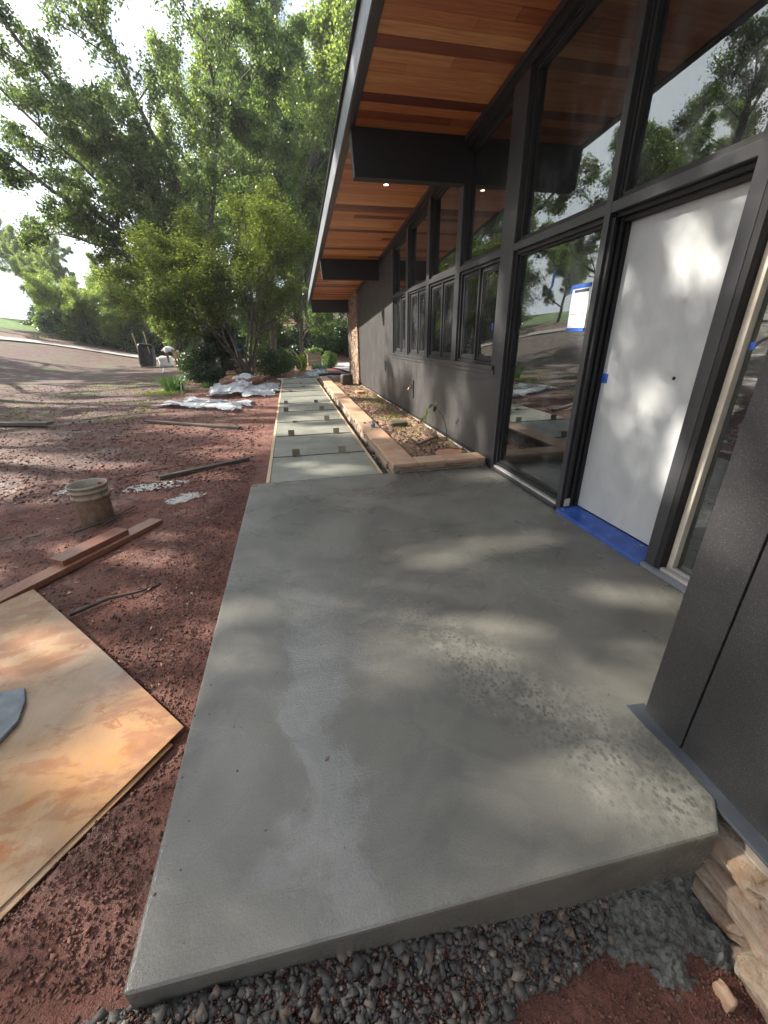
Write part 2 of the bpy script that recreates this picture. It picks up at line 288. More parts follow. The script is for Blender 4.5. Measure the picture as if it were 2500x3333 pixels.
leafmat('leaf_dark', (.012, .028, .012), (.022, .045, .018), (.04, .07, .025), .2)
leafmat('leaf_shrub', (.035, .07, .025), (.055, .1, .035), (.1, .16, .05), .35)
leafmat('leaf_yellow', (.13, .18, .02), (.22, .28, .03), (.32, .36, .05), .5)
leafmat('leaf_iris', (.04, .09, .035), (.07, .14, .05), (.12, .2, .07), .4)
leafmat('leaf_blue', (.09, .15, .11), (.14, .21, .15), (.2, .28, .2), .3)
leafmat('grass', (.08, .13, .025), (.16, .22, .04), (.3, .33, .1), .5)
t = Mt('bark', (.08, .06, .045), .9); v = t.pos((3, 3, .8))
t.col(t.ramp(t.noise(v, 5, 7, .65), [(.3, (.035, .028, .022)), (.6, (.085, .068, .055)), (.8, (.16, .14, .115))])); t.bump(t.noise(v, 9, 5, .7), .9, .03); MAT['bark'] = t.m

# ------------------------------------------------------------------ object helpers
WL = {}
def tag(o, label=None, cat=None, group=None, kind=None):
    if label: o['label'] = label
    if cat: o['category'] = cat
    if group: o['group'] = group
    if kind: o['kind'] = kind
    return o
def empty(name, loc=(0, 0, 0), label=None, cat=None, group=None, parent=None, kind=None):
    o = bpy.data.objects.new(name, None); COL.objects.link(o); o.empty_display_size = .1
    pl = WL.get(parent.name, Vector((0, 0, 0))) if parent else Vector((0, 0, 0))
    o.location = Vector(loc) - pl; WL[o.name] = Vector(loc)
    if parent: o.parent = parent
    return tag(o, label, cat, group, kind)
class MB:
    def __init__(s): s.v = []; s.f = []
    def quad(s, *p):
        i = len(s.v); s.v += [tuple(q) for q in p]; s.f.append(tuple(range(i, i + len(p)))); return s
    def hexa(s, p):   # 8 points, bottom 4 ccw, top 4 ccw
        i = len(s.v); s.v += [tuple(q) for q in p]
        for f in ((3, 2, 1, 0), (4, 5, 6, 7), (0, 1, 5, 4), (1, 2, 6, 5), (2, 3, 7, 6), (3, 0, 4, 7)): s.f.append(tuple(i + k for k in f))
        return s
    def box(s, x0, x1, y0, y1, z0, z1): return s.hexa([(x0, y0, z0), (x1, y0, z0), (x1, y1, z0), (x0, y1, z0), (x0, y0, z1), (x1, y0, z1), (x1, y1, z1), (x0, y1, z1)])
    def obox(s, a, b, wd, hh, z=None):   # bar from a to b (3D), width wd, height hh
        a = Vector(a); b = Vector(b); d = (b - a).normalized(); sd_ = d.cross(Vector((0, 0, 1)));
        if sd_.length < .01: sd_ = Vector((1, 0, 0))
        sd_.normalize(); n = sd_.cross(d).normalized(); x = sd_ * wd / 2; y = n * hh / 2
        return s.hexa([a - x - y, a + x - y, b + x - y, b - x - y, a - x + y, a + x + y, b + x + y, b - x + y])
    def prism(s, poly, z0, z1):
        i = len(s.v); n = len(poly); zf = (lambda z, k: z[k] if hasattr(z, '__len__') else z)
        s.v += [(p[0], p[1], zf(z0, k)) for k, p in enumerate(poly)] + [(p[0], p[1], zf(z1, k)) for k, p in enumerate(poly)]
        s.f.append(tuple(i + k for k in range(n))[::-1]); s.f.append(tuple(i + n + k for k in range(n)))
        for k in range(n): s.f.append((i + k, i + (k + 1) % n, i + n + (k + 1) % n, i + n + k))
        return s
    def tube(s, pts, rs, n=8, cap=True):
        pts = [Vector(p) for p in pts]
        if not hasattr(rs, '__len__'): rs = [rs] * len(pts)
        base = len(s.v); prev = None
        for k, p in enumerate(pts):
            d = (pts[min(k + 1, len(pts) - 1)] - pts[max(k - 1, 0)]); d = d.normalized() if d.length > 1e-6 else Vector((0, 0, 1))
            if prev is None:
                a = d.orthogonal().normalized()
            else:
                a = prev - d * prev.dot(d); a = a.normalized() if a.length > 1e-6 else d.orthogonal().normalized()
            prev = a; b = d.cross(a)
            for j in range(n):
                an = 2 * math.pi * j / n; q = p + (a * math.cos(an) + b * math.sin(an)) * rs[k]; s.v.append(tuple(q))
        for k in range(len(pts) - 1):
            for j in range(n):
                j2 = (j + 1) % n; s.f.append((base + k * n + j, base + k * n + j2, base + (k + 1) * n + j2, base + (k + 1) * n + j))
        if cap:
            s.f.append(tuple(base + j for j in range(n))[::-1]); s.f.append(tuple(base + (len(pts) - 1) * n + j for j in range(n)))
        return s
    def lathe(s, prof, c=(0, 0, 0), n=32, close=False):
        base = len(s.v)
        for r, z in prof:
            for j in range(n):
                a = 2 * math.pi * j / n; s.v.append((c[0] + r * math.cos(a), c[1] + r * math.sin(a), c[2] + z))
        for k in range(len(prof) - 1):
            for j in range(n):
                j2 = (j + 1) % n; s.f.append((base + k * n + j, base + k * n + j2, base + (k + 1) * n + j2, base + (k + 1) * n + j))
        return s
def link(name, me, parent=None, loc=(0, 0, 0)):
    o = bpy.data.objects.new(name, me); COL.objects.link(o)
    pl = WL.get(parent.name, Vector((0, 0, 0))) if parent else Vector((0, 0, 0))
    o.location = Vector(loc) - pl; WL[o.name] = Vector(loc)
    if parent: o.parent = parent
    return o
def obj(name, mb, mat, parent=None, bevel=0, smooth=False, loc=None, seg=2):
    """mb vertices in world coordinates; origin placed at loc (default the mesh centre for top-level, parent origin for parts)"""
    vs = np.array(mb.v, float)
    if loc is None: loc = WL[parent.name] if parent else Vector(((vs[:, 0].min() + vs[:, 0].max()) / 2, (vs[:, 1].min() + vs[:, 1].max()) / 2, vs[:, 2].min()))
    loc = Vector(loc); vs = vs - np.array(loc)
    me = bpy.data.meshes.new(name); me.from_pydata([tuple(q) for q in vs], [], mb.f); me.update()
    if bevel:
        bm = bmesh.new(); bm.from_mesh(me); bmesh.ops.bevel(bm, geom=bm.edges[:], offset=bevel, segments=seg, affect='EDGES', profile=.6, clamp_overlap=True); bm.to_mesh(me); bm.free()
    if smooth: me.polygons.foreach_set('use_smooth', [True] * len(me.polygons))
    me.materials.append(MAT[mat]); return link(name, me, parent, loc)
def npmesh(name, V, F, mat, parent=None, loc=(0, 0, 0), smooth=False):
    """V (n,3) float, F (m,k) int all the same k"""
    me = bpy.data.meshes.new(name or 'crown'); k = F.shape[1]; me.vertices.add(len(V)); me.vertices.foreach_set('co', np.asarray(V, np.float32).ravel())
    me.loops.add(F.size); me.loops.foreach_set('vertex_index', F.astype(np.int32).ravel()); me.polygons.add(len(F))
    me.polygons.foreach_set('loop_start', np.arange(0, F.size, k, dtype=np.int32)); me.polygons.foreach_set('loop_total', np.full(len(F), k, np.int32))
    if smooth: me.polygons.foreach_set('use_smooth', np.ones(len(F), bool))
    me.update(calc_edges=True); me.materials.append(MAT[mat]); 
    return link(name, me, parent, loc) if name else me
def box(name, x0, x1, y0, y1, z0, z1, mat, parent, bevel=.002):
    return obj(name, MB().box(x0, x1, y0, y1, z0, z1), mat, parent, bevel)

# ------------------------------------------------------------------ noise + terrain
TN = {}
def vnoise(x, y, seed=0):
    if seed not in TN: TN[seed] = np.random.RandomState(seed).rand(256, 256)
    T = TN[seed]
    xi = np.floor(x).astype(int); yi = np.floor(y).astype(int); fx = x - xi; fy = y - yi
    fx = fx * fx * (3 - 2 * fx); fy = fy * fy * (3 - 2 * fy)
    a = T[xi & 255, yi & 255]; b = T[(xi + 1) & 255, yi & 255]; c = T[xi & 255, (yi + 1) & 255]; d = T[(xi + 1) & 255, (yi + 1) & 255]
    return (a * (1 - fx) + b * fx) * (1 - fy) + (c * (1 - fx) + d * fx) * fy
def fbm(x, y, sc, oct=5, seed=0, gain=.55):
    s = 0; a = 1; t = 0
    for k in range(oct):
        s = s + a * (vnoise(x * sc + 17.3 * k, y * sc - 9.1 * k, seed + k) - .5); t += a; a *= gain; sc *= 2.03
    return s / t * 2
def sst(a, b, x): t = np.clip((x - a) / (b - a), 0, 1); return t * t * (3 - 2 * t)
def base_h(x, y):
    x = np.asarray(x, float); y = np.asarray(y, float)
    h = np.full(np.broadcast(x, y).shape, -.12)
    s = -x - 10.5 - np.clip(38 - y, 0, 30) * .12
    h = h + .17 * np.log1p(np.exp(s * .9)) / .9 * (1 - .6 * sst(28, 60, -x))
    s2 = y - 2.2 - (31.8 - .75 * np.clip(x, -13, 3.6))
    h = h + .30 * np.log1p(np.exp(np.clip(s2, -40, 60) * 1.2)) / 1.2 * (1 - .75 * sst(44, 75, y)) * (.25 + .75 * sst(-24, -13, x + 0 * y))
    fr = -.06 - .20 * sst(-.7, 1.15, x) - .35 * np.clip(.5 - y, 0, 1)
    k = (1 - sst(.45, .62, y)) * sst(-1.6, -.45, x)
    return h * (1 - k) + fr * k
def H(x, y): return float(base_h(x, y))
def axis(dense0, dense1, step, lo, hi, g=1.09, mx=2.5):
    a = list(np.arange(dense0, dense1, step)); s = step; p = a[-1]
    while p < hi: s = min(s * g, mx); p += s; a.append(p)
    s = step; p = dense0; b = []
    while p > lo: s = min(s * g, mx); p -= s; b.append(p)
    return np.array(b[::-1] + a)
xs = axis(-3.3, 1.6, .0125, -110, 45, 1.07); ys = axis(.12, 5.0, .0125, -30, 130, 1.045)
GX, GY = np.meshgrid(xs, ys)
Z = base_h(GX, GY)
nearm = np.exp(-np.clip(np.hypot(np.clip(GX - 2, 0, 99) + np.clip(-3.5 - GX, 0, 99), np.clip(GY - 6, 0, 99)), 0, 60) / 9)
Z = Z + fbm(GX, GY, .35, 3, 3) * .05 * sst(2, 12, np.hypot(GX, GY)) + fbm(GX, GY, 1.7, 3, 5) * .018
edge = np.exp(-((GX + .85) / .38) ** 2) * sst(.6, 1.0, GY) * (1 - sst(4.2, 6, GY))
Z += edge * .045
clod = fbm(GX, GY, 9, 5, 11, .62); clod = np.where(clod > 0, clod ** 1.0, clod * .6)
Z += clod * (.015 + .018 * edge) * nearm
Z += np.clip(fbm(GX, GY, 30, 3, 23), 0, 1) * .007 * nearm
def on_sheet(x, y, grow=0.0):
    PL = [(-1.76, 2.60), (-.575, 1.305), (-.60, 1.215), (-1.62, -.05), (-2.95, 1.30)]; r_ = np.ones(np.shape(x), bool)
    for (a, b), (c, d) in zip(PL, PL[1:] + PL[:1]): r_ &= ((c - a) * (y - b) - (d - b) * (x - a)) / math.hypot(c - a, d - b) < grow
    return r_
Z = np.where(on_sheet(GX, GY, .015), np.minimum(Z, -.105), Z)
under = ((GX > -.5) & (GX < 2.3) & (GY > .53) & (GY < 4.14))
Z = np.where(under, -.22, Z)
walk = ((GX > -.36) & (GX < .87) & (GY >= 4.1) & (GY < 16.35)); Z = np.where(walk, np.minimum(Z, -.13), Z)
Z = np.where((GX > 1.5) & (GY < 17) & (GY > -.2), np.minimum(Z, -.25), Z)
side = (GX > -.56) & (GX <= -.5) & (GY > .6) & (GY < 4.2); Z = np.where(side, np.minimum(Z, -.03), Z)
nx, ny = len(xs), len(ys); idx = np.arange(nx * ny).reshape(ny, nx)
F = np.stack([idx[:-1, :-1], idx[:-1, 1:], idx[1:, 1:], idx[1:, :-1]], -1).reshape(-1, 4)
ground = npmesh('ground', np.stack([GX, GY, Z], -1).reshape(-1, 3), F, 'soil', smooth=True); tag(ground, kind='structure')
DR = [(-27, -12), (-26.5, 10), (-26, 24), (-24, 36), (-19.5, 41), (-10, 38.5), (-4, 34.5), (1.5, 29), (3.6, 24), (4.2, 17)]
def drive_dist(x, y):
    d = np.full(np.shape(x), 1e9); side = np.zeros(np.shape(x))
    for (ax, ay), (bx, by) in zip(DR[:-1], DR[1:]):
        vx, vy = bx - ax, by - ay; t = np.clip(((x - ax) * vx + (y - ay) * vy) / (vx * vx + vy * vy), 0, 1)
        qx, qy = x - ax - t * vx, y - ay - t * vy; dd = np.hypot(qx, qy); cr = vx * qy - vy * qx
        side = np.where(dd < d, np.sign(cr), side); d = np.minimum(d, dd)
    return d * side
dd = drive_dist(GX, GY)
lawn = sst(8, 11, dd + fbm(GX, GY, .3, 3, 41) * 2) * (1 - sst(-12, -8, GX)); mul = sst(.8, 1.4, dd) * (1 - sst(4, 6, dd + fbm(GX, GY, .5, 3, 44) * 2)) * (1 - sst(-6, 0, GX) * .5)
for nm, arr in (('lawn', lawn), ('mulch', mul * .9)):
    at = ground.data.attributes.new(nm, 'FLOAT', 'POINT'); at.data.foreach_set('value', np.asarray(arr, np.float32).ravel())
# driveway: strip draped on the ground
pts = []
for (a, b) in zip(DR[:-1], DR[1:]):
    for k in range(16): pts.append((a[0] + (b[0] - a[0]) * k / 16, a[1] + (b[1] - a[1]) * k / 16))
P = np.array(pts); 
for _ in range(30): P[1:-1] = (P[:-2] + P[2:]) / 2 * .5 + P[1:-1] * .5
tg = np.gradient(P, axis=0); tg /= np.linalg.norm(tg, axis=1)[:, None]; nn = np.stack([-tg[:, 1], tg[:, 0]], 1)
V = []; W_ = np.linspace(-1.35, 1.35, 7)
for i in range(len(P)):
    zc = max(H(*(P[i] + nn[i] * q)) for q in (-1.35, 0, 1.35)) if False else None
    for q in W_:
        p = P[i] + nn[i] * q; V.append((p[0], p[1], H(p[0], p[1]) + .085))
V = np.array(V); n_, m_ = len(P), len(W_); ii = np.arange(n_ * m_).reshape(n_, m_)
F = np.stack([ii[:-1, :-1], ii[1:, :-1], ii[1:, 1:], ii[:-1, 1:]], -1).reshape(-1, 4)[:, ::-1]
tag(npmesh('driveway', V, F, 'drive_surface'), kind='structure')

# ------------------------------------------------------------------ slab + walkway
mb = MB().prism([(-.525, .524), (1.125, .487), (1.205, .57), (1.205, .90), (2.105, .90), (2.105, 4.146), (-.525, 4.15)], [-.16, -.42, -.42, -.42, -.42, -.2, -.16], 0)
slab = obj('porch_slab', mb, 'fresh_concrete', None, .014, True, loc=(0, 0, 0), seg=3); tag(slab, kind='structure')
for p in slab.data.polygons: p.use_smooth = False
walkway = empty('walkway', (.25, 10, -.1), kind='structure')
jy = [4.158, 5.15, 6.37, 7.55, 8.72, 9.94, 11.08, 12.3, 13.4, 14.55, 16.4]
rnd = random.Random(5)
for a, b in zip(jy[:-1], jy[1:]):
    dz = rnd.uniform(-.002, .002)
    obj('concrete_panel', MB().box(-.335, .845, a + .009, b - .009, -.1, -.004 + dz), 'walk_concrete', walkway, .006)
    if a > 5: obj('joint_strip', MB().box(-.337, .847, a - .0075, a + .0075, -.1, .004), 'dark_board', walkway)
for i, (a, b) in enumerate(((4.16, 8.0), (8.02, 12.2), (12.22, 16.4))):
    o = obj('form_board', MB().box(-.378, -.34, a, b, -.11, -.002), 'pale_wood', None, .002); tag(o, ['near', 'middle', 'far'][i] + ' pale wood form board along the yard side of the walkway', 'form board', 'form boards edging the walkway')
    o = obj('form_board', MB().box(.85, .885, a + .01, b, -.11, -.002), 'pale_wood', None, .002); tag(o, ['near', 'middle', 'far'][i] + ' pale wood form board between the walkway and the planter wall', 'form board', 'form boards edging the walkway')
blk = [(-.047, 5.15, 'left', 'nearest', .2), (.55, 5.14, 'right', 'nearest', -.25), (-.098, 6.37, 'left', 'second', .3), (.6, 6.35, 'right', 'second', .0), (-.09, 7.55, 'left', 'third', 1.2), (.55, 7.5, 'right', 'third', .1),
       (-.187, 8.72, 'left', 'fourth', .0), (.547, 8.7, 'right', 'fourth', .1), (-.198, 9.92, 'left', 'fifth', .1), (.498, 9.86, 'right', 'fifth', 0), (-.1, 12.3, 'left', 'seventh', 1.3), (.3, 13.4, 'right', 'eighth', 1.3), (.25, 14.55, 'right', 'ninth', 1.3)]
for i, (x, y, s_, nth, tilt) in enumerate(blk):
    if i == 0: o = b0 = obj('wood_block', MB().box(-.047, .047, -.011, .011, -.004, .088), 'block_wood', None, .002, loc=(0, 0, 0))
    else: o = b0.copy(); COL.objects.link(o)
    fl = tilt > 1; o.location = (x, y, .012 if fl else 0); o.rotation_euler = (R(88) if fl else -abs(tilt) * .6, 0 if fl else tilt * .25, tilt * .6)
    o.scale = (1, 1, 1) if i < 8 else (.9, 1, .7)
    tag(o, f'small {"grey weathered" if i % 2 else "tan"} wood spacer block {"lying" if fl else "standing"} on the {s_} side of the {nth} walkway joint', 'wood block', 'spacer blocks in the walkway joints')

# ------------------------------------------------------------------ house
house = empty('house', (2.11, 4.0, 0), 'modern house with charcoal walls, tall windows and cedar soffit beside the concrete porch', 'house')
def SZ(y): return 3.368 - .086 * (y - 5.25)
# soffit boards
soffit = empty('soffit', (1.5, 5, 3.4), parent=house)
rnd = random.Random(11); y = -.6; nb = 0
while y < 15.3:
    y1 = y + .13; cuts = [.875, 2.2]
    if rnd.random() < .38: cuts = [.875, rnd.choice([1.25, 1.5, 1.75, 1.9]) + rnd.uniform(-.1, .1), 2.2]
    for a, b in zip(cuts[:-1], cuts[1:]):
        jz = rnd.uniform(0, .0015); z0, z1 = SZ(y) + jz, SZ(y1 - .0035) + jz
        mb = MB().hexa([(a + .001, y, z0), (b - .001, y, z0), (b - .001, y1 - .0035, z1), (a + .001, y1 - .0035, z1), (a + .001, y, z0 + .018), (b - .001, y, z0 + .018), (b - .001, y1 - .0035, z1 + .018), (a + .001, y1 - .0035, z1 + .018)])
        obj('soffit_board', mb, 'cedar', soffit); nb += 1
    y = y1
mb = MB().hexa([(.875, -.6, SZ(-.6) + .022), (8, -.6, SZ(-.6) + .022), (8, 15.3, SZ(15.3) + .022), (.875, 15.3, SZ(15.3) + .022), (.875, -.6, SZ(-.6) + .3), (8, -.6, SZ(-.6) + .3), (8, 15.3, SZ(15.3) + .3), (.875, 15.3, SZ(15.3) + .3)])
obj('roof_deck', mb, 'black_beam', house)
# interior ceiling planks (seen faintly through the glass): one part
mb = MB(); y = -.6
while y < 12.9:
    mb.hexa([(2.25, y, SZ(y)), (7.9, y, SZ(y)), (7.9, y + .126, SZ(y + .126)), (2.25, y + .126, SZ(y + .126))] + [(2.25, y, SZ(y) + .015), (7.9, y, SZ(y) + .015), (7.9, y + .126, SZ(y + .126) + .015), (2.25, y + .126, SZ(y + .126) + .015)]); y += .13
o = obj('ceiling_planks', mb, 'cedar', house); o['kind'] = 'stuff'
def slope_bar(name, x0, x1, y0, y1, lo, hi, mat, parent=house, bevel=.002):
    return obj(name, MB().hexa([(x0, y0, SZ(y0) + lo), (x1, y0, SZ(y0) + lo), (x1, y1, SZ(y1) + lo), (x0, y1, SZ(y1) + lo), (x0, y0, SZ(y0) + hi), (x1, y0, SZ(y0) + hi), (x1, y1, SZ(y1) + hi), (x0, y1, SZ(y1) + hi)]), mat, parent, bevel)
simple('fascia_paint', (.19, .205, .23), .38, .1, .12, 4, .1)
slope_bar('fascia', .80, .872, -.6, 15.6, -.012, .24, 'dark_paint')
slope_bar('fascia_cover', .785, .798, -.6, 15.6, .0, .245, 'fascia_paint'); slope_bar('drip_edge', .755, .80, -.6, 15.6, .247, .262, 'black_beam')
for yb, bot in ((.42, 3.36), (5.25, 2.953), (10.06, 2.563), (14.8, 2.17)):
    obj('beam', MB().hexa([(.862, yb, bot), (7, yb, bot), (7, yb + .14, bot), (.862, yb + .14, bot), (.835, yb, SZ(yb) - .002), (7, yb, SZ(yb) - .002), (7, yb + .14, SZ(yb + .14) - .002), (.835, yb + .14, SZ(yb + .14) - .002)]), 'black_beam', house, .003)
# header under the soffit, following the slope
slope_bar('header', 2.105, 2.2, .9, 13.1, -.12, -.001, 'black_beam')
slope_bar('header_trim', 2.085, 2.104, .9, 13.1, -.05, -.003, 'dark_paint')
# downlights
def downlight(x, y):
    z = SZ(y); d = empty('downlight', (x, y, z), parent=house)
    mb = MB().lathe([(.03, -.001), (.048, -.004), (.05, -.001), (.05, .0)], (x, y, z), 24); obj('trim_ring', mb, 'black_beam', d)
    mb = MB().lathe([(.0, -.0015), (.03, -.0015)], (x, y, z), 20); obj('bulb', mb, 'lamp_glow', d)
downlight(1.49, 6.5); downlight(1.49, 1.8)
# posts
def topz(y): return SZ(y) - .12
XF = 2.11
def post(y0, y1, zb=0.0, x0=XF, x1=2.24, mat='dark_paint'):
    return obj('post', MB().hexa([(x0, y0, zb), (x1, y0, zb), (x1, y1, zb), (x0, y1, zb), (x0, y0, topz(y0)), (x1, y0, topz(y0)), (x1, y1, topz(y1)), (x0, y1, topz(y1))]), mat, house, .003)
post(3.985, 4.24, .0); post(2.745, 2.80, .0); post(1.765, 1.84, .0)
for a, b in ((5.28, 5.43), (6.47, 6.60), (7.63, 7.76), (8.73, 8.83)): post(a, b, 1.0)
# transom rails
bays = [(.9, 1.765), (1.84, 2.745), (2.80, 3.985), (4.24, 5.28), (5.43, 6.47), (6.60, 7.63), (7.76, 8.73)]
for a, b in bays: box('transom_rail', XF + .002, 2.235, a + .001, b - .001, 2.095, 2.155, 'dark_paint', house, .003)
PX = 2.185
def rect_frame(name, y0, y1, z0, z1, wd, x0, x1, mat, par, zt=None, bevel=.002):
    """picture-frame of four mitred bars; zt: function giving a sloped top"""
    T0 = zt(y0) if zt else z1; T1 = zt(y1) if zt else z1
    mb = MB(); o_ = [(y0, z0), (y1, z0), (y1, T1), (y0, T0)]; i_ = [(y0 + wd, z0 + wd), (y1 - wd, z0 + wd), (y1 - wd, T1 - wd), (y0 + wd, T0 - wd)]
    for k in range(4):
        k2 = (k + 1) % 4; a, b, c, d = o_[k], o_[k2], i_[k2], i_[k]
        mb.hexa([(x0, *a), (x0, *b), (x0, *c), (x0, *d), (x1, *a), (x1, *b), (x1, *c), (x1, *d)])
    return obj(name, mb, mat, par, bevel)
def pane(y0, y1, z0, z1, x, par, zt=None):
    T0 = zt(y0) if zt else z1; T1 = zt(y1) if zt else z1
    return obj('pane', MB().hexa([(x, y0, z0), (x + .006, y0, z0), (x + .006, y1, z0), (x, y1, z0), (x, y0, T0), (x + .006, y0, T0), (x + .006, y1, T1), (x, y1, T1)]), 'glass', par)
def window(y0, y1, z0, z1, zt=None, steps=((.018, .0), (.034, .02)), label=None):
    wd = empty('window', (PX, (y0 + y1) / 2, z0), parent=house)
    if label: wd['label'] = label
    rect_frame('frame', y0 + .001, y1 - .001, z0 + .001, z1 - .001, .02, XF + .035, PX - .03, 'black_beam', wd, (lambda q: zt(q) - .001) if zt else None)
    rect_frame('stop_bead', y0 + .001, y1 - .001, z0 + .001, z1 - .001, .042, PX - .029, PX + .04, 'black_beam', wd, (lambda q: zt(q) - .001) if zt else None)
    pane(y0 + .035, y1 - .035, z0 + .035, z1 - .035, PX, wd, (lambda q: zt(q) - .035) if zt else None)
    return wd
for a, b in bays: window(a, b, 2.155, 3, topz)
# lower bays: casement pairs over the sill
for a, b in bays[3:]:
    wd = empty('casement_window', (PX, (a + b) / 2, 1.09), parent=house)
    rect_frame('frame', a + .001, b - .001, 1.091, 2.094, .03, XF + .025, PX + .05, 'black_beam', wd)
    m = (a + b) / 2
    box('mullion', XF + .03, PX + .045, m - .018, m + .018, 1.123, 2.062, 'dark_paint', wd)
    for c, d in ((a + .032, m - .019), (m + .019, b - .032)):
        rect_frame('sash', c, d, 1.122, 2.063, .045, XF + .05, PX + .03, 'black_beam', wd, None, .004)
        rect_frame('sash_bead', c + .046, d - .046, 1.168, 2.017, .01, XF + .062, PX + .02, 'dark_paint', wd)
        pane(c + .05, d - .05, 1.172, 2.013, PX - .01, wd)
# tall fixed window
wd = empty('tall_window', (PX, 3.4, 0), parent=house)
rect_frame('frame', 2.801, 3.984, .062, 2.094, .03, XF + .03, PX - .02, 'black_beam', wd)
rect_frame('stop_bead', 2.801, 3.984, .062, 2.094, .05, PX - .019, PX + .04, 'black_beam', wd)
pane(2.84, 3.945, .10, 2.055, PX + .002, wd)
box('sill_track', 2.095, 2.24, 2.80, 3.985, .003, .03, 'dark_paint', wd, .002)
box('sill_strip', 2.122, 2.15, 2.802, 3.983, .031, .05, 'aluminium', wd, .002); box('sill_strip', 2.162, 2.185, 2.802, 3.983, .031, .060, 'aluminium', wd, .002)
# side light
wd = empty('side_window', (PX, 1.3, 0), parent=house)
box('sill_track', 2.085, 2.26, .9, 1.84, .002, .028, 'fascia_paint', wd, .002)
box('sill_strip', 2.12, 2.15, .9, 1.764, .029, .045, 'aluminium', wd, .002); box('sill_strip', 2.165, 2.195, .9, 1.764, .029, .055, 'aluminium', wd, .002)
box('jamb', 2.112, 2.20, 1.728, 1.764, .03, 2.094, 'black_beam', wd); box('cream_stop', 2.165, 2.205, 1.69, 1.727, .056, 2.094, 'cream_trim', wd, .003)
pane(.9, 1.688, .056, 2.094, 2.2, wd)
box('inner_stile', 2.21, 2.24, 1.58, 1.70, .056, 2.09, 'dark_board', wd)
# door
door = empty('door', (2.25, 2.29, .05), parent=house)
box('leaf', 2.25, 2.29, 1.842, 2.712, .062, 2.068, 'white_primer', door, .002)
box('door_head', 2.16, 2.24, 1.842, 2.743, 2.07, 2.0935, 'black_beam', door); box('head_step', 2.2, 2.249, 1.842, 2.743, 2.045, 2.069, 'black_beam', door)
for k in range(3): box('jamb_step', 2.112 + .045 * k + .02, 2.112 + .045 * k + .046, 2.715 - .0 * k - .006 * k, 2.744, .053, 2.069, 'black_beam', door, .003)
box('hinge_gap', 2.2465, 2.2495, 2.700, 2.714, .062, 2.04, 'dark_hole', door)
obj('threshold', MB().hexa([(2.078, 1.842, -.002), (2.249, 1.842, -.002), (2.249, 2.743, -.002), (2.078, 2.743, -.002), (2.085, 1.842, .028), (2.249, 1.842, .055), (2.249, 2.743, .055), (2.085, 2.743, .028)]), 'taped_threshold', door, .003)
obj('peep_hole', MB().tube([(2.2485, 2.10, 1.13), (2.25, 2.10, 1.13)], .011, 12), 'dark_hole', door)
obj('tape_patch', MB().box(2.246, 2.2485, 2.645, 2.72, 1.05, 1.115), 'blue_tape', door)
obj('latch_plate', MB().box(2.2475, 2.2495, 2.60, 2.64, 1.055, 1.11), 'blue_tape', door) if False else None
# chipped paint at the foot of the jamb
obj('bare_patch', MB().prism([(2.125, 2.7135), (2.195, 2.7135), (2.19, 2.7145), (2.13, 2.7145)], .056, [.11, .13, .10, .12]), 'cream_trim', door)
# paper notice, tape
def strip(name, y0, y1, z0, z1, x, mat, par, th=.0008): return obj(name, MB().box(x - th, x, y0, y1, z0, z1), mat, par)
nt = empty('permit_notice', (2.18, 3.02, 1.43), 'white paper notice with a black heading and red line, taped inside the tall window', 'notice')
x = 2.1862
strip('paper', 2.918, 3.122, 1.425, 1.712, x, 'paper', nt); x -= .0015
strip('header_bar', 2.925, 3.092, 1.672, 1.692, x, 'print_black', nt); strip('red_line', 2.93, 3.105, 1.522, 1.528, x, 'print_red', nt)
rnd = random.Random(3)
mb = MB(); z = 1.66
while z > 1.535:
    yy = 3.1
    while yy > 2.935:
        L_ = rnd.uniform(.012, .05); mb.box(x - .0006, x, max(2.932, yy - L_), yy, z - .0024, z); yy -= L_ + .006
    z -= .0075
for z in (1.508, 1.498, 1.488, 1.455, 1.447, 1.44): mb.box(x - .0006, x, 2.94, 3.1, z - .0018, z)
obj('print_lines', mb, 'print_grey', nt)
strip('tape', 2.915, 3.125, 1.70, 1.728, x - .002, 'blue_tape', nt); strip('tape', 2.918, 3.126, 1.404, 1.43, x - .002, 'blue_tape', nt)
obj('tape', MB().quad((x - .0025, 3.105, 1.72), (x - .0025, 3.128, 1.725), (x - .0035, 3.155, 1.675), (x - .0035, 3.135, 1.67)), 'blue_tape', nt)
mb = MB(); c = [(3.375, 1.865), (3.385, 1.83), (3.39, 1.79), (3.395, 1.755), (3.42, 1.728)]
for (a, b), (c_, d) in zip(c[:-1], c[1:]): mb.hexa([(2.1845, a, b), (2.1853, a, b), (2.1853, a + .028, b), (2.1845, a + .028, b), (2.1845, c_, d), (2.1853, c_, d), (2.1853, c_ + .028, d), (2.1845, c_ + .028, d)])
tag(obj('tape_strip', mb, 'blue_tape'), 'slanting strip of blue tape on the tall window above the paper notice', 'tape')
tag(obj('tape_strip', MB().box(2.1735, 2.1745, 4.395, 4.425, 1.44, 1.51), 'blue_tape'), 'tiny piece of blue tape on the casement window nearest the wide post', 'tape')
tag(obj('tape_strip', MB().box(2.1985, 2.1995, 1.715 - .06, 1.75 - .065, 1.30, 1.335), 'blue_tape'), 'small square of blue tape on the narrow side window right of the door', 'tape')
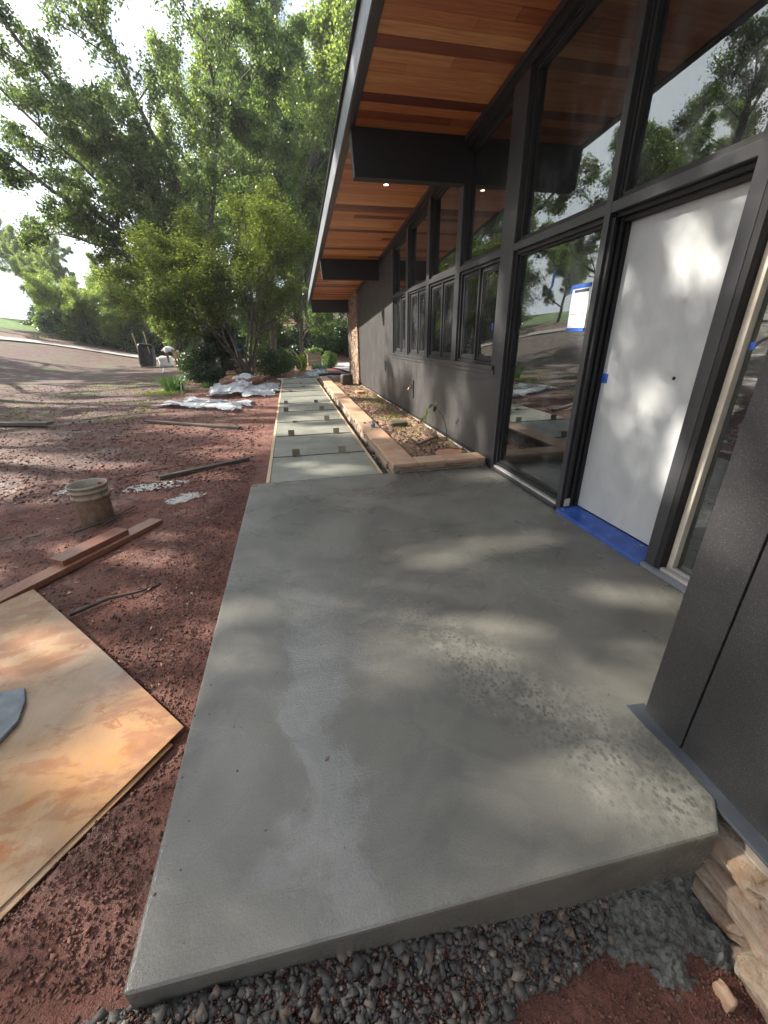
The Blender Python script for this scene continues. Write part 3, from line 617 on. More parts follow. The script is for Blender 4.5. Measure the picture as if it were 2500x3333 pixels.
# lower wall, siding
wall = empty('wall', (2.11, 8, 0), parent=house)
box('wall_panel', 2.112, 2.24, 4.15, 8.83, .06, .999, 'siding_paint', wall, .002)
box('wall_panel', 2.112, 2.24, 8.832, 13.1, .06, 1.0, 'siding_paint', wall, 0)
obj('wall_panel', MB().hexa([(2.112, 8.832, 1.0), (2.24, 8.832, 1.0), (2.24, 13.1, 1.0), (2.112, 13.1, 1.0), (2.112, 8.832, topz(8.832)), (2.24, 8.832, topz(8.832)), (2.24, 13.1, topz(13.1)), (2.112, 13.1, topz(13.1))]), 'siding_paint', wall)
box('window_sill', 2.085, 2.2, 4.16, 8.86, 1.045, 1.09, 'dark_paint', house, .004); box('sill_apron', 2.098, 2.111, 4.15, 8.85, 1.0, 1.044, 'siding_paint', house, .002)
box('base_flashing', 2.09, 2.111, 4.15, 13.1, .055, .085, 'black_beam', house, .002); box('foundation_strip', 2.098, 2.22, 4.16, 13.1, -.2, .054, 'foundation', house, .003)
# hose bib and outlet
hb = empty('hose_bib', (2.1, 7.28, .55), parent=house)
box('mounting_block', 2.095, 2.111, 7.16, 7.28, .38, .68, 'dark_paint', hb, .003)
obj('faucet', MB().tube([(2.1, 7.22, .55), (2.04, 7.22, .55), (2.02, 7.22, .52)], [.012, .014, .012], 10).tube([(2.06, 7.22, .55), (2.06, 7.22, .60)], .006, 8).lathe([(0, 0), (.025, 0), (.03, .006), (0, .01)], (2.06, 7.22, .60), 14), 'brass', hb)
ob = empty('outlet_box', (2.1, 9.5, .78), parent=house); box('cover', 2.095, 2.111, 9.42, 9.56, .68, .9, 'dark_paint', ob, .004); box('slot', 2.0925, 2.0948, 9.46, 9.50, .72, .80, 'dark_hole', ob, 0)
# brick wall end
bw = empty('brick_wall', (2.1, 14, 0), parent=house)
mb = MB(); mb.hexa([(2.075, 13.115, -.1), (2.5, 13.115, -.1), (2.5, 15.2, -.1), (2.075, 15.2, -.1), (2.075, 13.115, SZ(13.1)), (2.5, 13.115, SZ(13.1)), (2.5, 15.2, SZ(15.2)), (2.075, 15.2, SZ(15.2))]); obj('mortar', mb, 'mortar', bw)
mb = MB(); rnd = random.Random(2); z = -.1; row = 0
while z < 2.75:
    yy = 13.105 - (.1 if row % 2 else 0)
    while yy < 15.2:
        y0, y1 = max(yy, 13.105), min(yy + .195, 15.2)
        if y1 - y0 > .03 and z + .058 < SZ(y1): d = rnd.uniform(0, .012); mb.box(2.062 - d, 2.08, y0, y1, z, z + .06)
        yy += .205
    if z + .06 < SZ(13.1): mb.box(2.063, 2.11, 13.09 + rnd.uniform(0, .01), 13.104, z, z + .06)
    z += .07; row += 1
o = obj('brick_face', mb, 'brick', bw); o['kind'] = 'stuff'
# projecting wall at right, nearest the camera
pw = empty('projecting_wall', (1.234, .5, -.05), parent=house)
box('corner_board', 1.236, 1.30, .738, .898, -.03, 3.55, 'sparkle_siding', pw, .003); box('siding_panel', 1.240, 1.30, -.6, .7335, -.03, 3.6, 'sparkle_siding', pw, .002)
box('corner_return', 1.30, 2.2, .85, .897, .001, 3.5, 'sparkle_siding', pw, .002)
obj('flashing', MB().hexa([(1.188, -.6, -.062), (1.26, -.6, -.062), (1.26, .925, -.004), (1.186, .94, -.004), (1.19, -.6, -.05), (1.26, -.6, -.028), (1.26, .925, .012), (1.188, .938, .004)]), 'flashing_metal', pw, .002)
# stone foundation
fs = empty('stone_foundation', (1.2, .1, -.4), parent=house)
box('backing', 1.2, 1.5, -.6, .48, -1.2, -.066, 'mortar', fs, 0)
def rock(name, x0, x1, y0, y1, z0, z1, mat, par, seed, sub=2, amp=.12):
    bm = bmesh.new(); bmesh.ops.create_cube(bm, size=1); bmesh.ops.bevel(bm, geom=bm.edges[:], offset=.12, segments=1, affect='EDGES')
    bmesh.ops.subdivide_edges(bm, edges=bm.edges[:], cuts=sub, use_grid_fill=True); rs = np.random.RandomState(seed)
    cx, cy, cz = (x0 + x1) / 2, (y0 + y1) / 2, (z0 + z1) / 2; off = rs.rand(3) * 50
    me = bpy.data.meshes.new(name)
    Q = np.array([tuple(v_.co) for v_ in bm.verts]); n_ = fbm(Q[:, 0] * 2 + off[0] + Q[:, 2], Q[:, 1] * 2 + off[1] + Q[:, 2] * 2, 1.7, 3, seed % 30); m_ = fbm(Q[:, 1] * 3 + off[2], Q[:, 2] * 3 - Q[:, 0], 1.5, 3, 7)
    Q[:, 0] *= (x1 - x0) * (1 + amp * n_); Q[:, 1] *= (y1 - y0) * (1 + amp * .5 * m_); Q[:, 2] *= (z1 - z0) * (1 + amp * m_)
    for v_, q in zip(bm.verts, Q): v_.co = q
    bm.to_mesh(me); bm.free(); me.materials.append(MAT[mat]); me.polygons.foreach_set('use_smooth', [name != 'foundation_stone'] * len(me.polygons))
    return link(name, me, par, (cx, cy, cz))
rnd = random.Random(8); z = -.072
for row in range(9):
    hgt = rnd.uniform(.05, .13); y = .655 - rnd.uniform(0, .05)
    while y > -.55:
        L_ = rnd.uniform(.22, .45); out = rnd.uniform(-.035, .03); rock('foundation_stone', 1.12 + out - .012 * row, 1.3, y - L_ + .008, y, z - hgt + .006, z, 'ledge_stone', fs, rnd.randrange(999), 4, .32); y -= L_
    z -= hgt
# interior room
rm = empty('room', (5, 6, 0), parent=house)
box('room_floor', 2.25, 7.9, -.6, 13, -.05, .03, 'interior', rm, 0); box('back_wall', 7.9, 8.0, -.6, 13, -.05, 4.2, 'interior', rm, 0); box('end_wall', 2.25, 7.9, 12.95, 13.05, .03, 2.66, 'interior', rm, 0); box('end_wall', 1.31, 7.9, -.7, -.6, -.05, 3.9, 'interior', rm, 0)
box('partition', 2.8, 7.9, 5.3, 5.4, .03, 2.9, 'interior', rm, 0)

# ------------------------------------------------------------------ planter wall
pl = empty('planter_wall', (1.1, 10, 0), 'long low stone planter wall with tan coping beside the walkway', 'planter wall')
PT = .112
rnd = random.Random(21); y = 4.08
box('core', 1.03, 1.2, 4.15, 15.75, -.16, PT - .036, 'mortar', pl, 0); box('core', 1.2, 2.07, 4.16, 4.26, -.02, PT - .036, 'mortar', pl, 0)
while y < 15.7:
    L_ = rnd.uniform(.55, .95); y1 = min(15.8, y + L_); x1 = 1.262 + rnd.uniform(-.004, .004)
    obj('coping_stone', MB().box(.985 + rnd.uniform(-.004, .004), x1, y, y1 - .006, PT - .036, PT + rnd.uniform(-.002, .002)), 'coping_stone', pl, .005); y = y1
x = 1.27
while x < 2.06:
    x1 = min(2.075, x + rnd.uniform(.3, .45)); obj('coping_stone', MB().box(x, x1 - .005, 4.085 + rnd.uniform(-.004, .004), 4.33, PT - .036, PT + rnd.uniform(-.002, .002)), 'coping_stone', pl, .005); x = x1
def ledge(x0, x1, y0, y1, z0, z1):
    o = obj('wall_stone', MB().box(x0, x1, y0, y1, z0, z1), 'ledge_stone', pl, min(.008, (z1 - z0) * .3)); return o
z = PT - .038
for row, hgt in enumerate((.05, .065, .045, .07)):
    y = 4.10 + rnd.uniform(0, .05) * (row > 0)
    while y < 15.7:
        L_ = rnd.uniform(.13, .32) if y < 8 else rnd.uniform(.25, .5); y1 = min(15.76, y + L_); d = rnd.uniform(-.02, .012); ledge(1.0 + d, 1.06, y, y1 - .006, z - hgt + .005, z); y = y1
    if row < 2:
        x = 1.06
        while x < 2.07:
            x1 = min(2.075, x + rnd.uniform(.2, .4)); ledge(x, x1 - .006, 4.10 + rnd.uniform(-.003, .012), 4.17, max(.001, z - hgt + .005), z) if z - .01 > .005 else None; x = x1
    z -= hgt
# bed soil
bx = np.linspace(1.2, 2.1, 60); by = np.linspace(4.2, 15.9, 600); BX, BY = np.meshgrid(bx, by)
BZ = .035 + fbm(BX, BY, 3, 3, 61) * .03 + fbm(BX, BY, 14, 4, 62) * .035
ii = np.arange(BX.size).reshape(BX.shape); F = np.stack([ii[:-1, :-1], ii[:-1, 1:], ii[1:, 1:], ii[1:, :-1]], -1).reshape(-1, 4)
t = Mt('bed_soil_mat', (.2, .12, .08), .9); v = t.pos(); t.col(t.mix(t.ramp(t.noise(v, 1.2, 4), [(.5, 0), (.62, .5)]), t.ramp(t.noise(v, 22, 6, .7), [(.3, (.10, .06, .042)), (.55, (.24, .15, .10)), (.8, (.46, .32, .23))]), (.15, .15, .05))); t.bump(t.noise(v, 60, 4), .7, .01); MAT['bed_soil'] = t.m
tag(npmesh('bed_soil', np.stack([BX, BY, BZ], -1).reshape(-1, 3), F, 'bed_soil', smooth=True), kind='structure')

# ------------------------------------------------------------------ loose things near the slab
def bar(name, a, b, wd, hh, mat, label, cat='board', group=None, bevel=.003):
    return tag(obj(name, MB().obox(a, b, wd, hh), mat, None, bevel), label, cat, group)
G = 'loose boards lying on the red dirt'
bar('board', (-2.35, 1.82, -.085), (-1.30, 3.60, -.085), .13, .042, 'wet_board', 'long wet brown board on the dirt, the lower one of the stacked pair', 'board', G)
bar('board', (-1.76, 2.90, -.043), (-1.49, 3.36, -.043), .14, .04, 'wet_board', 'short wide red-brown board lying on top of the longer one left of the slab', 'board', G)
bar('board', (-1.64, 4.93, -.085), (-.68, 5.50, -.085), .07, .042, 'dark_board', 'dark narrow board lying alone on the dirt beyond the bucket', 'board', G)
bar('board', (-2.98, 9.0, -.085), (-1.02, 7.74, -.09), .10, .035, 'dark_board', 'thin grey board on the dirt in front of the plastic sheeting', 'board', G)
bar('board', (-6.3, 9.65, -.08), (-4.75, 9.15, -.07), .16, .06, 'dark_board', 'dark weathered board at the left edge of the yard', 'board', G)
def stick(pts, r, label, mat='twig_bark'):
    n = len(pts); return tag(obj('stick', MB().tube(pts, [r * (1 - .6 * k / (n - 1)) for k in range(n)], 6), mat, None, 0, True), label, 'stick', 'sticks lying on the dirt')
stick([(-1.93, 3.52, -.09), (-1.75, 3.72, -.085), (-1.6, 4.0, -.07)], .012, 'straight dark stick at the foot of the bucket, the longer of two')
stick([(-1.75, 3.62, -.085), (-1.68, 3.78, -.08), (-1.58, 3.92, -.075)], .009, 'short dark stick beside the longer one at the foot of the bucket')
stick([(-2.12, 5.1, -.1), (-1.8, 5.27, -.09), (-1.5, 5.42, -.09)], .008, 'thin stick on the dirt behind the lone dark board')
stick([(-1.42, 2.28, -.09), (-1.25, 2.38, -.075), (-1.1, 2.42, -.08), (-.92, 2.53, -.09)], .014, 'crooked dark stick between the plywood sheet and the slab')
# plywood sheets
def sheet(name, poly, zf, th, mat, label, nsub=26):
    A, B, C, D = [np.array(p) for p in poly]; V = []; n = nsub
    for lay in (0, 1):
        for i in range(n + 1):
            for j in range(n + 1):
                s_, t_ = i / n, j / n; p = A * (1 - s_) * (1 - t_) + B * s_ * (1 - t_) + C * s_ * t_ + D * (1 - s_) * t_
                V.append((p[0], p[1], zf(p[0], p[1], s_, t_) + (th if lay else 0)))
    m = (n + 1) ** 2; F = []
    for i in range(n):
        for j in range(n):
            a = i * (n + 1) + j; F.append((m + a, m + a + n + 1, m + a + n + 2, m + a + 1)); F.append((a, a + 1, a + n + 2, a + n + 1))
    for k in range(n):
        for (a, b) in ((k * (n + 1), (k + 1) * (n + 1)), ((k + 1) * (n + 1) + n, k * (n + 1) + n), ((k + 1), k), (n * (n + 1) + k, n * (n + 1) + k + 1)): F.append((a, b, m + b, m + a))
    mb = MB(); mb.v = V; mb.f = F; o = obj(name, mb, mat, None, 0); tag(o, label, 'plywood sheet', 'plywood sheets beside the slab'); return o
sheet('plywood_sheet', [(-1.76, 2.60), (-.575, 1.305), (-1.62, -.05), (-2.95, 1.30)], lambda x, y, s, t_: -.074 + .02 * math.sin(s * 3.1) * (1 - t_) - .012 * math.sin(t_ * 5), .006, 'plywood', 'large orange-tan plywood sheet with muddy footprints lying on top beside the slab')
sheet('plywood_sheet', [(-1.70, 2.3), (-.605, 1.245), (-1.58, -.08), (-2.7, 1.1)], lambda x, y, s, t_: -.092, .006, 'plywood', 'lower plywood sheet mostly hidden under the stained one beside the slab')
pts = [(-1.405, 1.66), (-1.32, 1.665), (-1.275, 1.58), (-1.245, 1.47), (-1.27, 1.36), (-1.35, 1.25), (-1.5, 1.2), (-1.63, 1.3), (-1.68, 1.45), (-1.6, 1.58), (-1.5, 1.64)]
tag(obj('flat_stone', MB().prism(pts, -.062, -.045), 'slate_grey', None, .004), 'flat grey stone with a curved edge lying on the muddy plywood', 'stone')
# bucket
bk = empty('bucket', (-1.86, 3.82, -.13), 'mud-caked five gallon bucket standing on the dirt', 'bucket')
prof = [(0, .008), (.128, .0), (.132, .005), (.139, .24), (.141, .245), (.147, .247), (.149, .262), (.147, .272), (.143, .274), (.145, .31), (.151, .312), (.152, .320), (.147, .323), (.149, .352), (.155, .354), (.155, .372), (.150, .374), (.143, .368), (.128, .02), (0, .018)]
o = obj('body', MB().lathe(prof, (-1.86, 3.82, -.13), 40), 'bucket', bk, 0, True)
pts = [(-1.86 + .155 * math.cos(a), 3.82 + .155 * math.sin(a), -.13 + .30 - .14 * math.sin((a + .3) / math.pi * 3.14159 * .9)) for a in np.linspace(-.3, 2.9, 14)]
pts = [(-1.86 + .16 * math.cos(R(20) + R(170) * k / 12 - R(60)), 3.82 + .16 * math.sin(R(20) + R(170) * k / 12 - R(60)), .17 - .13 * math.sin(math.pi * k / 12)) for k in range(13)]
obj('handle', MB().tube(pts, .003, 6), 'galvanised', bk)
obj('inner_stain', MB().prism([(-1.83, 3.953), (-1.80, 3.945), (-1.80, 3.943), (-1.83, 3.951)], .13, .21), 'red_flag', bk)
# puddle films on the dirt, their glare put into the colour
simple('glare_film', (.5, .5, .47), .12, 0, .25, 20, .4, .006, 50)
def blob(name, c, rx, ry, z, mat, seed, n=28, th=.006, ang=0):
    rs = np.random.RandomState(seed); ph = rs.rand(4) * 6.28; P_ = []
    for k in range(n):
        a = 2 * math.pi * k / n; r_ = 1 + .28 * math.sin(2 * a + ph[0]) + .2 * math.sin(5 * a + ph[1]) + .12 * math.sin(9 * a + ph[2]); x_, y_ = rx * r_ * math.cos(a), ry * r_ * math.sin(a)
        P_.append((c[0] + x_ * math.cos(ang) - y_ * math.sin(ang), c[1] + x_ * math.sin(ang) + y_ * math.cos(ang)))
    return obj(name, MB().prism(P_, z - .03, z + th), mat)
def zloc(x, y): i = np.searchsorted(xs, x); j = np.searchsorted(ys, y); return float(Z[j, i])
simple('bag_mat', (.7, .7, .66), .7)
simple('spill', (.10, .10, .09), .85, 0, .45, 45, 1, .006, 160)
# concrete spill at the slab's front right corner
sx0, sy0 = np.meshgrid(np.linspace(.62, 1.14, 190), np.linspace(.27, .53, 110)); rad_ = np.hypot((sx0 - .96) / .23, (sy0 - .47) / .13) + fbm(sx0, sy0, 9, 5, 91, .65) * .75
sz0 = base_h(sx0, sy0) + .045 * (1 - rad_ ** 2) + fbm(sx0, sy0, 22, 5, 92, .68) * .03 + fbm(sx0, sy0, 110, 3, 93) * .007; ii = np.arange(sx0.size).reshape(sx0.shape); F = np.stack([ii[:-1, :-1], ii[:-1, 1:], ii[1:, 1:], ii[1:, :-1]], -1).reshape(-1, 4); F = F[(rad_.ravel()[F] < 1.3).all(1)]
tag(npmesh('concrete_spill', np.stack([sx0, sy0, sz0], -1).reshape(-1, 3), F, 'spill', smooth=False), 'rough grey concrete spill under the front right corner of the slab', 'concrete lump')
o = rock('loose_stone', .995, 1.02, .25, .30, -.36, -.29, 'coping_stone', None, 5, 2, .3); tag(o, 'small upright tan stone beside the concrete spill', 'stone')
o = rock('loose_stone', -.30, -.24, .40, .445, -.13, -.09, 'crumb', None, 15, 2, .3); tag(o, 'rusty brown stone lying in the gravel near the left front corner of the slab', 'stone')
# bits on the slab
for k, (x, y, lab) in enumerate([(.62, 1.78, 'dead curled leaf'), (.66, 1.12, 'tiny dark leaf fragment'), (-.02, .98, 'reddish seed speck')]):
    tag(obj('leaf', MB().hexa([(x, y, .001), (x + .012, y + .003, .001), (x + .016, y + .014, .004), (x + .003, y + .01, .003), (x, y, .003), (x + .012, y + .003, .003), (x + .016, y + .014, .006), (x + .003, y + .01, .006)]), 'litter'), lab + ' on the porch slab', 'leaf')
# scattered stuff (gravel, crumbs, litter)
def scatter_mesh(name, n, pfun, size, mat, seed, verts=None, faces=None, flat=1.0, kind='stuff', lab=None):
    rs = np.random.RandomState(seed); P_ = pfun(rs, n); P_ = P_[~on_sheet(P_[:, 0], P_[:, 1])]; n = len(P_)
    pw_ = 2.6 if name == 'gravel' else 1.6
    if verts is None:
        verts = np.array([(1, 0, 0), (-1, 0, 0), (0, 1, 0), (0, -1, 0), (0, 0, 1), (0, 0, -1), (.65, .6, .5), (-.6, .62, -.5)], float)
        verts = np.array([(-1, -.8, -.7), (1, -.9, -.6), (.9, 1, -.7), (-.8, .9, -.8), (-.7, -.6, .8), (.8, -.7, .6), (.6, .7, .9), (-.9, .5, .7)], float)
        faces = np.array([(3, 2, 1, 0), (4, 5, 6, 7), (0, 1, 5, 4), (1, 2, 6, 5), (2, 3, 7, 6), (3, 0, 4, 7)])
    k = len(verts); q = rs.randn(n, 4); q /= np.linalg.norm(q, axis=1)[:, None]; a, b, c, d = q.T
    Rm = np.stack([np.stack([1 - 2 * (c * c + d * d), 2 * (b * c - a * d), 2 * (b * d + a * c)], -1), np.stack([2 * (b * c + a * d), 1 - 2 * (b * b + d * d), 2 * (c * d - a * b)], -1), np.stack([2 * (b * d - a * c), 2 * (c * d + a * b), 1 - 2 * (b * b + c * c)], -1)], 1)
    S = size[0] * (size[1] / size[0]) ** (rs.rand(n, 1) ** pw_); S3 = S * (1 + .45 * (rs.rand(n, 3) - .5) * 2)
    Vv = verts[None] * (1 + .8 * (rs.rand(n, k, 1) - .5)) * (1 + .5 * (rs.rand(n, k, 3) - .5)) * S3[:, None, :]; Vv = np.einsum('nij,nkj->nki', Rm, Vv); Vv[:, :, 2] *= flat
    Vv += P_[:, None, :]; Ff = (faces[None] + (np.arange(n) * k)[:, None, None]).reshape(-1, faces.shape[1])
    o = npmesh(name, Vv.reshape(-1, 3), Ff, mat); tag(o, lab, None, None, kind); return o
def zarr(x, y): i = np.clip(np.searchsorted(xs, x), 0, nx - 1); j = np.clip(np.searchsorted(ys, y), 0, ny - 1); return Z[j, i]
def p_front(rs, n):
    x = rs.uniform(-.62, .98, n); lim = .24 + .03 * np.sin(x * 9) + .19 * sst(.15, .5, x); y = .53 - rs.rand(n) ** 1.1 * (.55 - lim)
    z = zarr(x, y) + rs.rand(n) * .018; return np.stack([x, y, z], 1)
scatter_mesh('gravel', 9500, p_front, (.0028, .0135), 'gravel', 4)
def p_edge(rs, n):
    y = rs.uniform(.5, 5.2, n); x = -.545 - np.abs(rs.randn(n)) * .33; z = zarr(x, y) + .002; return np.stack([x, y, z], 1)
scatter_mesh('soil_crumbs', 14000, p_edge, (.001, .005), 'crumb', 5)
def p_low(rs, n):
    x = rs.uniform(-.5, 1.3, n); y = rs.uniform(.1, .42, n); return np.stack([x, y, zarr(x, y) + .001], 1)
scatter_mesh('clay_grit', 14000, p_front, (.001, .004), 'crumb', 16)
scatter_mesh('clay_crumbs', 9000, p_low, (.001, .0045), 'crumb', 6)
def p_yard(rs, n):
    y = .6 + 11 * rs.rand(n) ** 1.4; x = -.6 - (.5 + y * .75) * rs.rand(n) ; return np.stack([x, y, zarr(x, y) + .003], 1)
scatter_mesh('yard_crumbs', 22000, p_yard, (.0015, .0065), 'crumb', 7)
lv = np.array([(-1, 0, 0), (0, -.45, .12), (1, 0, 0), (0, .45, .12)], float); lf = np.array([(0, 1, 2, 3)])
def p_mid(rs, n):
    y = 4.5 + 14 * rs.rand(n) ** 1.2; x = -.6 - (.4 + y * .75) * rs.rand(n); return np.stack([x, y, zarr(x, y) + .004], 1)
scatter_mesh('mid_clods', 14000, p_mid, (.004, .022), 'crumb', 17, flat=.6)
def p_yard2(rs, n):
    y = 1.2 + 26 * rs.rand(n) ** 1.5; x = -.7 - (1.2 + y * .8) * rs.rand(n); return np.stack([x, y, zarr(x, y) + .008], 1)
scatter_mesh('leaf_litter', 26000, p_yard2, (.004, .02), 'litter', 8, lv, lf, .35)
def p_trench(rs, n):
    y = rs.uniform(4.2, 15.5, n); x = rs.uniform(.885, 1.0, n); return np.stack([x, y, zarr(x, y) + .01 + rs.rand(n) * .03], 1)
scatter_mesh('trench_gravel', 4000, p_trench, (.006, .02), 'gravel', 9)
def p_bed(rs, n):
    y = rs.uniform(4.25, 15.6, n); x = rs.uniform(1.27, 2.08, n); z = .035 + fbm(x, y, 3, 3, 61) * .03 + fbm(x, y, 14, 4, 62) * .035 + .008; return np.stack([x, y, z], 1)
t = Mt('straw', (.4, .3, .2), .8); t.col(t.ramp(t.island(), [(0, (.14, .085, .055)), (.4, (.28, .19, .12)), (1, (.5, .4, .27))])); MAT['straw'] = t.m
scatter_mesh('bed_litter', 3600, p_bed, (.006, .024), 'straw', 10, lv, lf, .5)
scatter_mesh('bed_crumbs', 3500, p_bed, (.003, .014), 'crumb', 12)
def p_slab(rs, n):
    y = rs.uniform(.55, 4.1, n); x = -.52 + np.abs(rs.randn(n)) * .10; k = rs.rand(n) < .3; x = np.where(k, rs.uniform(-.5, 2.0, n), x); y = np.where(k & (x > 1.1), np.maximum(y, 1.0), y); return np.stack([x, y, np.full(n, .0012)], 1)
scatter_mesh('slab_grit', 160, p_slab, (.0007, .0028), 'crumb', 19)
# twigs joined
rs = np.random.RandomState(31); mb = MB()
for k in range(380):
    y = 1.6 + 9 * rs.rand() ** 1.3; x = -.7 - (.4 + y * .75) * rs.rand()
    if on_sheet(np.array([x]), np.array([y]))[0] or (y < 2.9 and x < -1.6): continue
    a = rs.rand() * 3.14; L_ = rs.uniform(.05, .28); c_, s_ = math.cos(a) * L_ / 2, math.sin(a) * L_ / 2
    mb.tube([(x - c_, y - s_, zloc(x - c_, y - s_) + .008), (x + rs.randn() * .015, y + rs.randn() * .015, zloc(x, y) + .016), (x + c_, y + s_, zloc(x + c_, y + s_) + .008)], rs.uniform(.0012, .0035), 4, False)
o = obj('twigs', mb, 'twig_bark'); tag(o, kind='stuff')
# grass tufts
def blades(name, spots, mat, seed, par=None, lab=None, cat=None, kind=None, loc=(0, 0, 0), group=None):
    """spots: (x, y, z, n, height, width, spread, lean)"""
    rs = np.random.RandomState(seed); V = []; F = []
    for (x, y, z, n, h_, wd, sp_, lean) in spots:
        for _ in range(n):
            a = rs.rand() * 6.283; r_ = sp_ * rs.rand() ** .7; bx_, by_ = x + r_ * math.cos(a), y + r_ * math.sin(a); hh = h_ * rs.uniform(.6, 1.1); ln_ = lean * rs.uniform(.3, 1.2); b_ = a + rs.randn() * .5; dx, dy = math.cos(b_), math.sin(b_); px_, py_ = -dy, dx; i = len(V)
            for k in range(4):
                t_ = k / 4; q = ln_ * t_ * t_ * hh; w_ = wd * (1 - t_ * .55) / 2; zz = z + hh * (t_ - .35 * lean * t_ * t_)
                V += [(bx_ + dx * q - px_ * w_, by_ + dy * q - py_ * w_, zz), (bx_ + dx * q + px_ * w_, by_ + dy * q + py_ * w_, zz)]
            V.append((bx_ + dx * ln_ * hh, by_ + dy * ln_ * hh, z + hh * (1 - .35 * lean)))
            for k in range(3): F.append((i + 2 * k, i + 2 * k + 1, i + 2 * k + 3, i + 2 * k + 2))
            F.append((i + 6, i + 7, i + 8, i + 8))
    mb = MB(); mb.v = V; mb.f = [f if f[2] != f[3] else f[:3] for f in F]
    o = obj(name, mb, mat, par, 0, False, loc if par is None else None); tag(o, lab, cat, group, kind); return o
rs = np.random.RandomState(90); sp = []
for k in range(60): x, y = rs.uniform(1.55, 2.05), rs.choice([rs.normal(8.6, .7), rs.normal(7.0, .5), rs.normal(10.2, .6)]); sp.append((x, y, .04, 14, .07, .006, .07, .9))
blades('bed_grass', sp, 'grass', 12, kind='stuff')
sp = []
for k in range(260):
    y = rs.uniform(9, 20); x = -.9 - rs.rand() * y * .5; n_ = float(fbm(np.array([x]), np.array([y]), .5, 3, 77)[0])
    if n_ > .05: sp.append((x, y, zloc(x, y), 10, .08, .012, .18, .9))
for k in range(60): sp.append((rs.normal(-3.9, .35), rs.normal(14.2, .4), -.11, 14, .12, .012, .15, .8))
blades('yard_weeds', sp, 'grass', 13, kind='stuff')
sp = []
for k in range(900):
    x, y = rs.uniform(-22, 3), rs.uniform(33, 46); dv = float(drive_dist(np.array([x]), np.array([y]))[0])
    if 3.5 < dv: sp.append((x, y, H(x, y), 8, .3, .07, .6, .9))
blades('ground_cover', sp, 'leaf_shrub', 14, kind='stuff')
# planter bed things
cn = empty('drink_can', (1.15, 6.1, PT), 'crushed silver drink can standing on the planter wall coping', 'can')
obj('body', MB().lathe([(0, .002), (.024, 0), (.031, .008), (.032, .06), (.028, .075), (.031, .09), (.031, .108), (.026, .118), (.025, .12), (0, .117)], (1.15, 6.1, PT), 22), 'can_metal', cn, 0, True)
obj('printed_band', MB().lathe([(.0325, .02), (.0327, .035), (.0325, .05)], (1.15, 6.1, PT), 22), 'can_blue', cn, 0, True)
for k, (x, y, s_) in enumerate([(1.08, 6.45, .02), (1.17, 6.5, .016)]):
    tag(rock('mud_clod', x - s_, x + s_, y - s_, y + s_, PT, PT + s_ * .8, 'crumb', None, 60 + k), ['larger', 'smaller'][k] + ' mud clod on the coping beyond the drink can', 'clod', 'mud clods on the coping')
o = rock('round_stepping_stone', 1.64, 1.98, 4.42, 4.66, .03, .085, 'terracotta', None, 9, 4, .05)
bpy.data.objects.remove(o)
P_ = [(1.81 + .17 * math.cos(a) * (1 + .04 * math.sin(3 * a)), 4.54 + .13 * math.sin(a)) for a in np.linspace(0, 6.283, 25)[:-1]]
tag(obj('stepping_stone', MB().prism(P_, .02, .085), 'terracotta', None, .012), 'round flat terracotta stone lying in the planter bed behind the near coping', 'stone')
gr = empty('metal_grate', (1.7, 5.35, .07), 'dark square metal frame half buried in leaves in the planter bed', 'metal frame')
for a, b in (((1.56, 5.02), (1.95, 5.38)), ((1.95, 5.38), (1.90, 5.72)), ((1.56, 5.02), (1.53, 5.46))): obj('bar', MB().obox((*a, .075), (*b, .08), .022, .02), 'dark_board', gr)
tag(rock('wood_chunk', 1.50, 1.78, 6.35, 6.55, .04, .11, 'dark_board', None, 33), 'weathered wood chunk lying across the middle of the planter bed', 'wood chunk')
tag(rock('broken_brick', 1.60, 1.84, 10.7, 10.95, .03, .11, 'terracotta', None, 34, 2, .15), 'pale broken brick lying in the planter bed toward its far end', 'brick')
tag(rock('paver_block', 1.50, 1.85, 13.0, 13.3, .03, .36, 'dark_board', None, 35, 2, .08), 'dark square block standing by the brick wall at the far end of the bed', 'block')
tag(obj('drain_pipe', MB().tube([(1.0, 16.0, .13), (1.3, 15.95, .16), (1.6, 15.98, .17), (2.05, 16.1, .14)], .05, 10), 'rubber', None, 0, True), 'black flexible drain pipe lying across the far end of the planter', 'pipe')
# sapling in the bed
sa = empty('sapling', (2.03, 5.24, .04), 'thin leafy sapling bending away from the wall in the planter bed', 'sapling')
obj('stem', MB().tube([(2.03, 5.24, .03), (2.02, 5.22, .2), (1.95, 5.2, .38), (1.86, 5.2, .50), (1.80, 5.2, .555)], [.006, .005, .004, .003, .002], 6), 'twig_bark', sa, 0, True)
def bigleaf(c, d, n_, L_, W2, droop=.3):
    c = Vector(c); d = Vector(d).normalized(); n_ = Vector(n_).normalized(); s_ = d.cross(n_).normalized(); mb = MB(); ks = [(0, .05), (.25, .8), (.5, 1), (.75, .7), (1, .02)]
    for q, wq in ks:
        p = c + d * (q * L_) - Vector((0, 0, 1)) * (droop * q * q * L_); mb.v += [tuple(p - s_ * wq * W2 / 2 + n_ * .12 * W2 * wq), tuple(p), tuple(p + s_ * wq * W2 / 2 + n_ * .12 * W2 * wq)]
    for k in range(4): mb.f += [(3 * k, 3 * k + 1, 3 * k + 4, 3 * k + 3), (3 * k + 1, 3 * k + 2, 3 * k + 5, 3 * k + 4)]
    return mb
rs = np.random.RandomState(6)
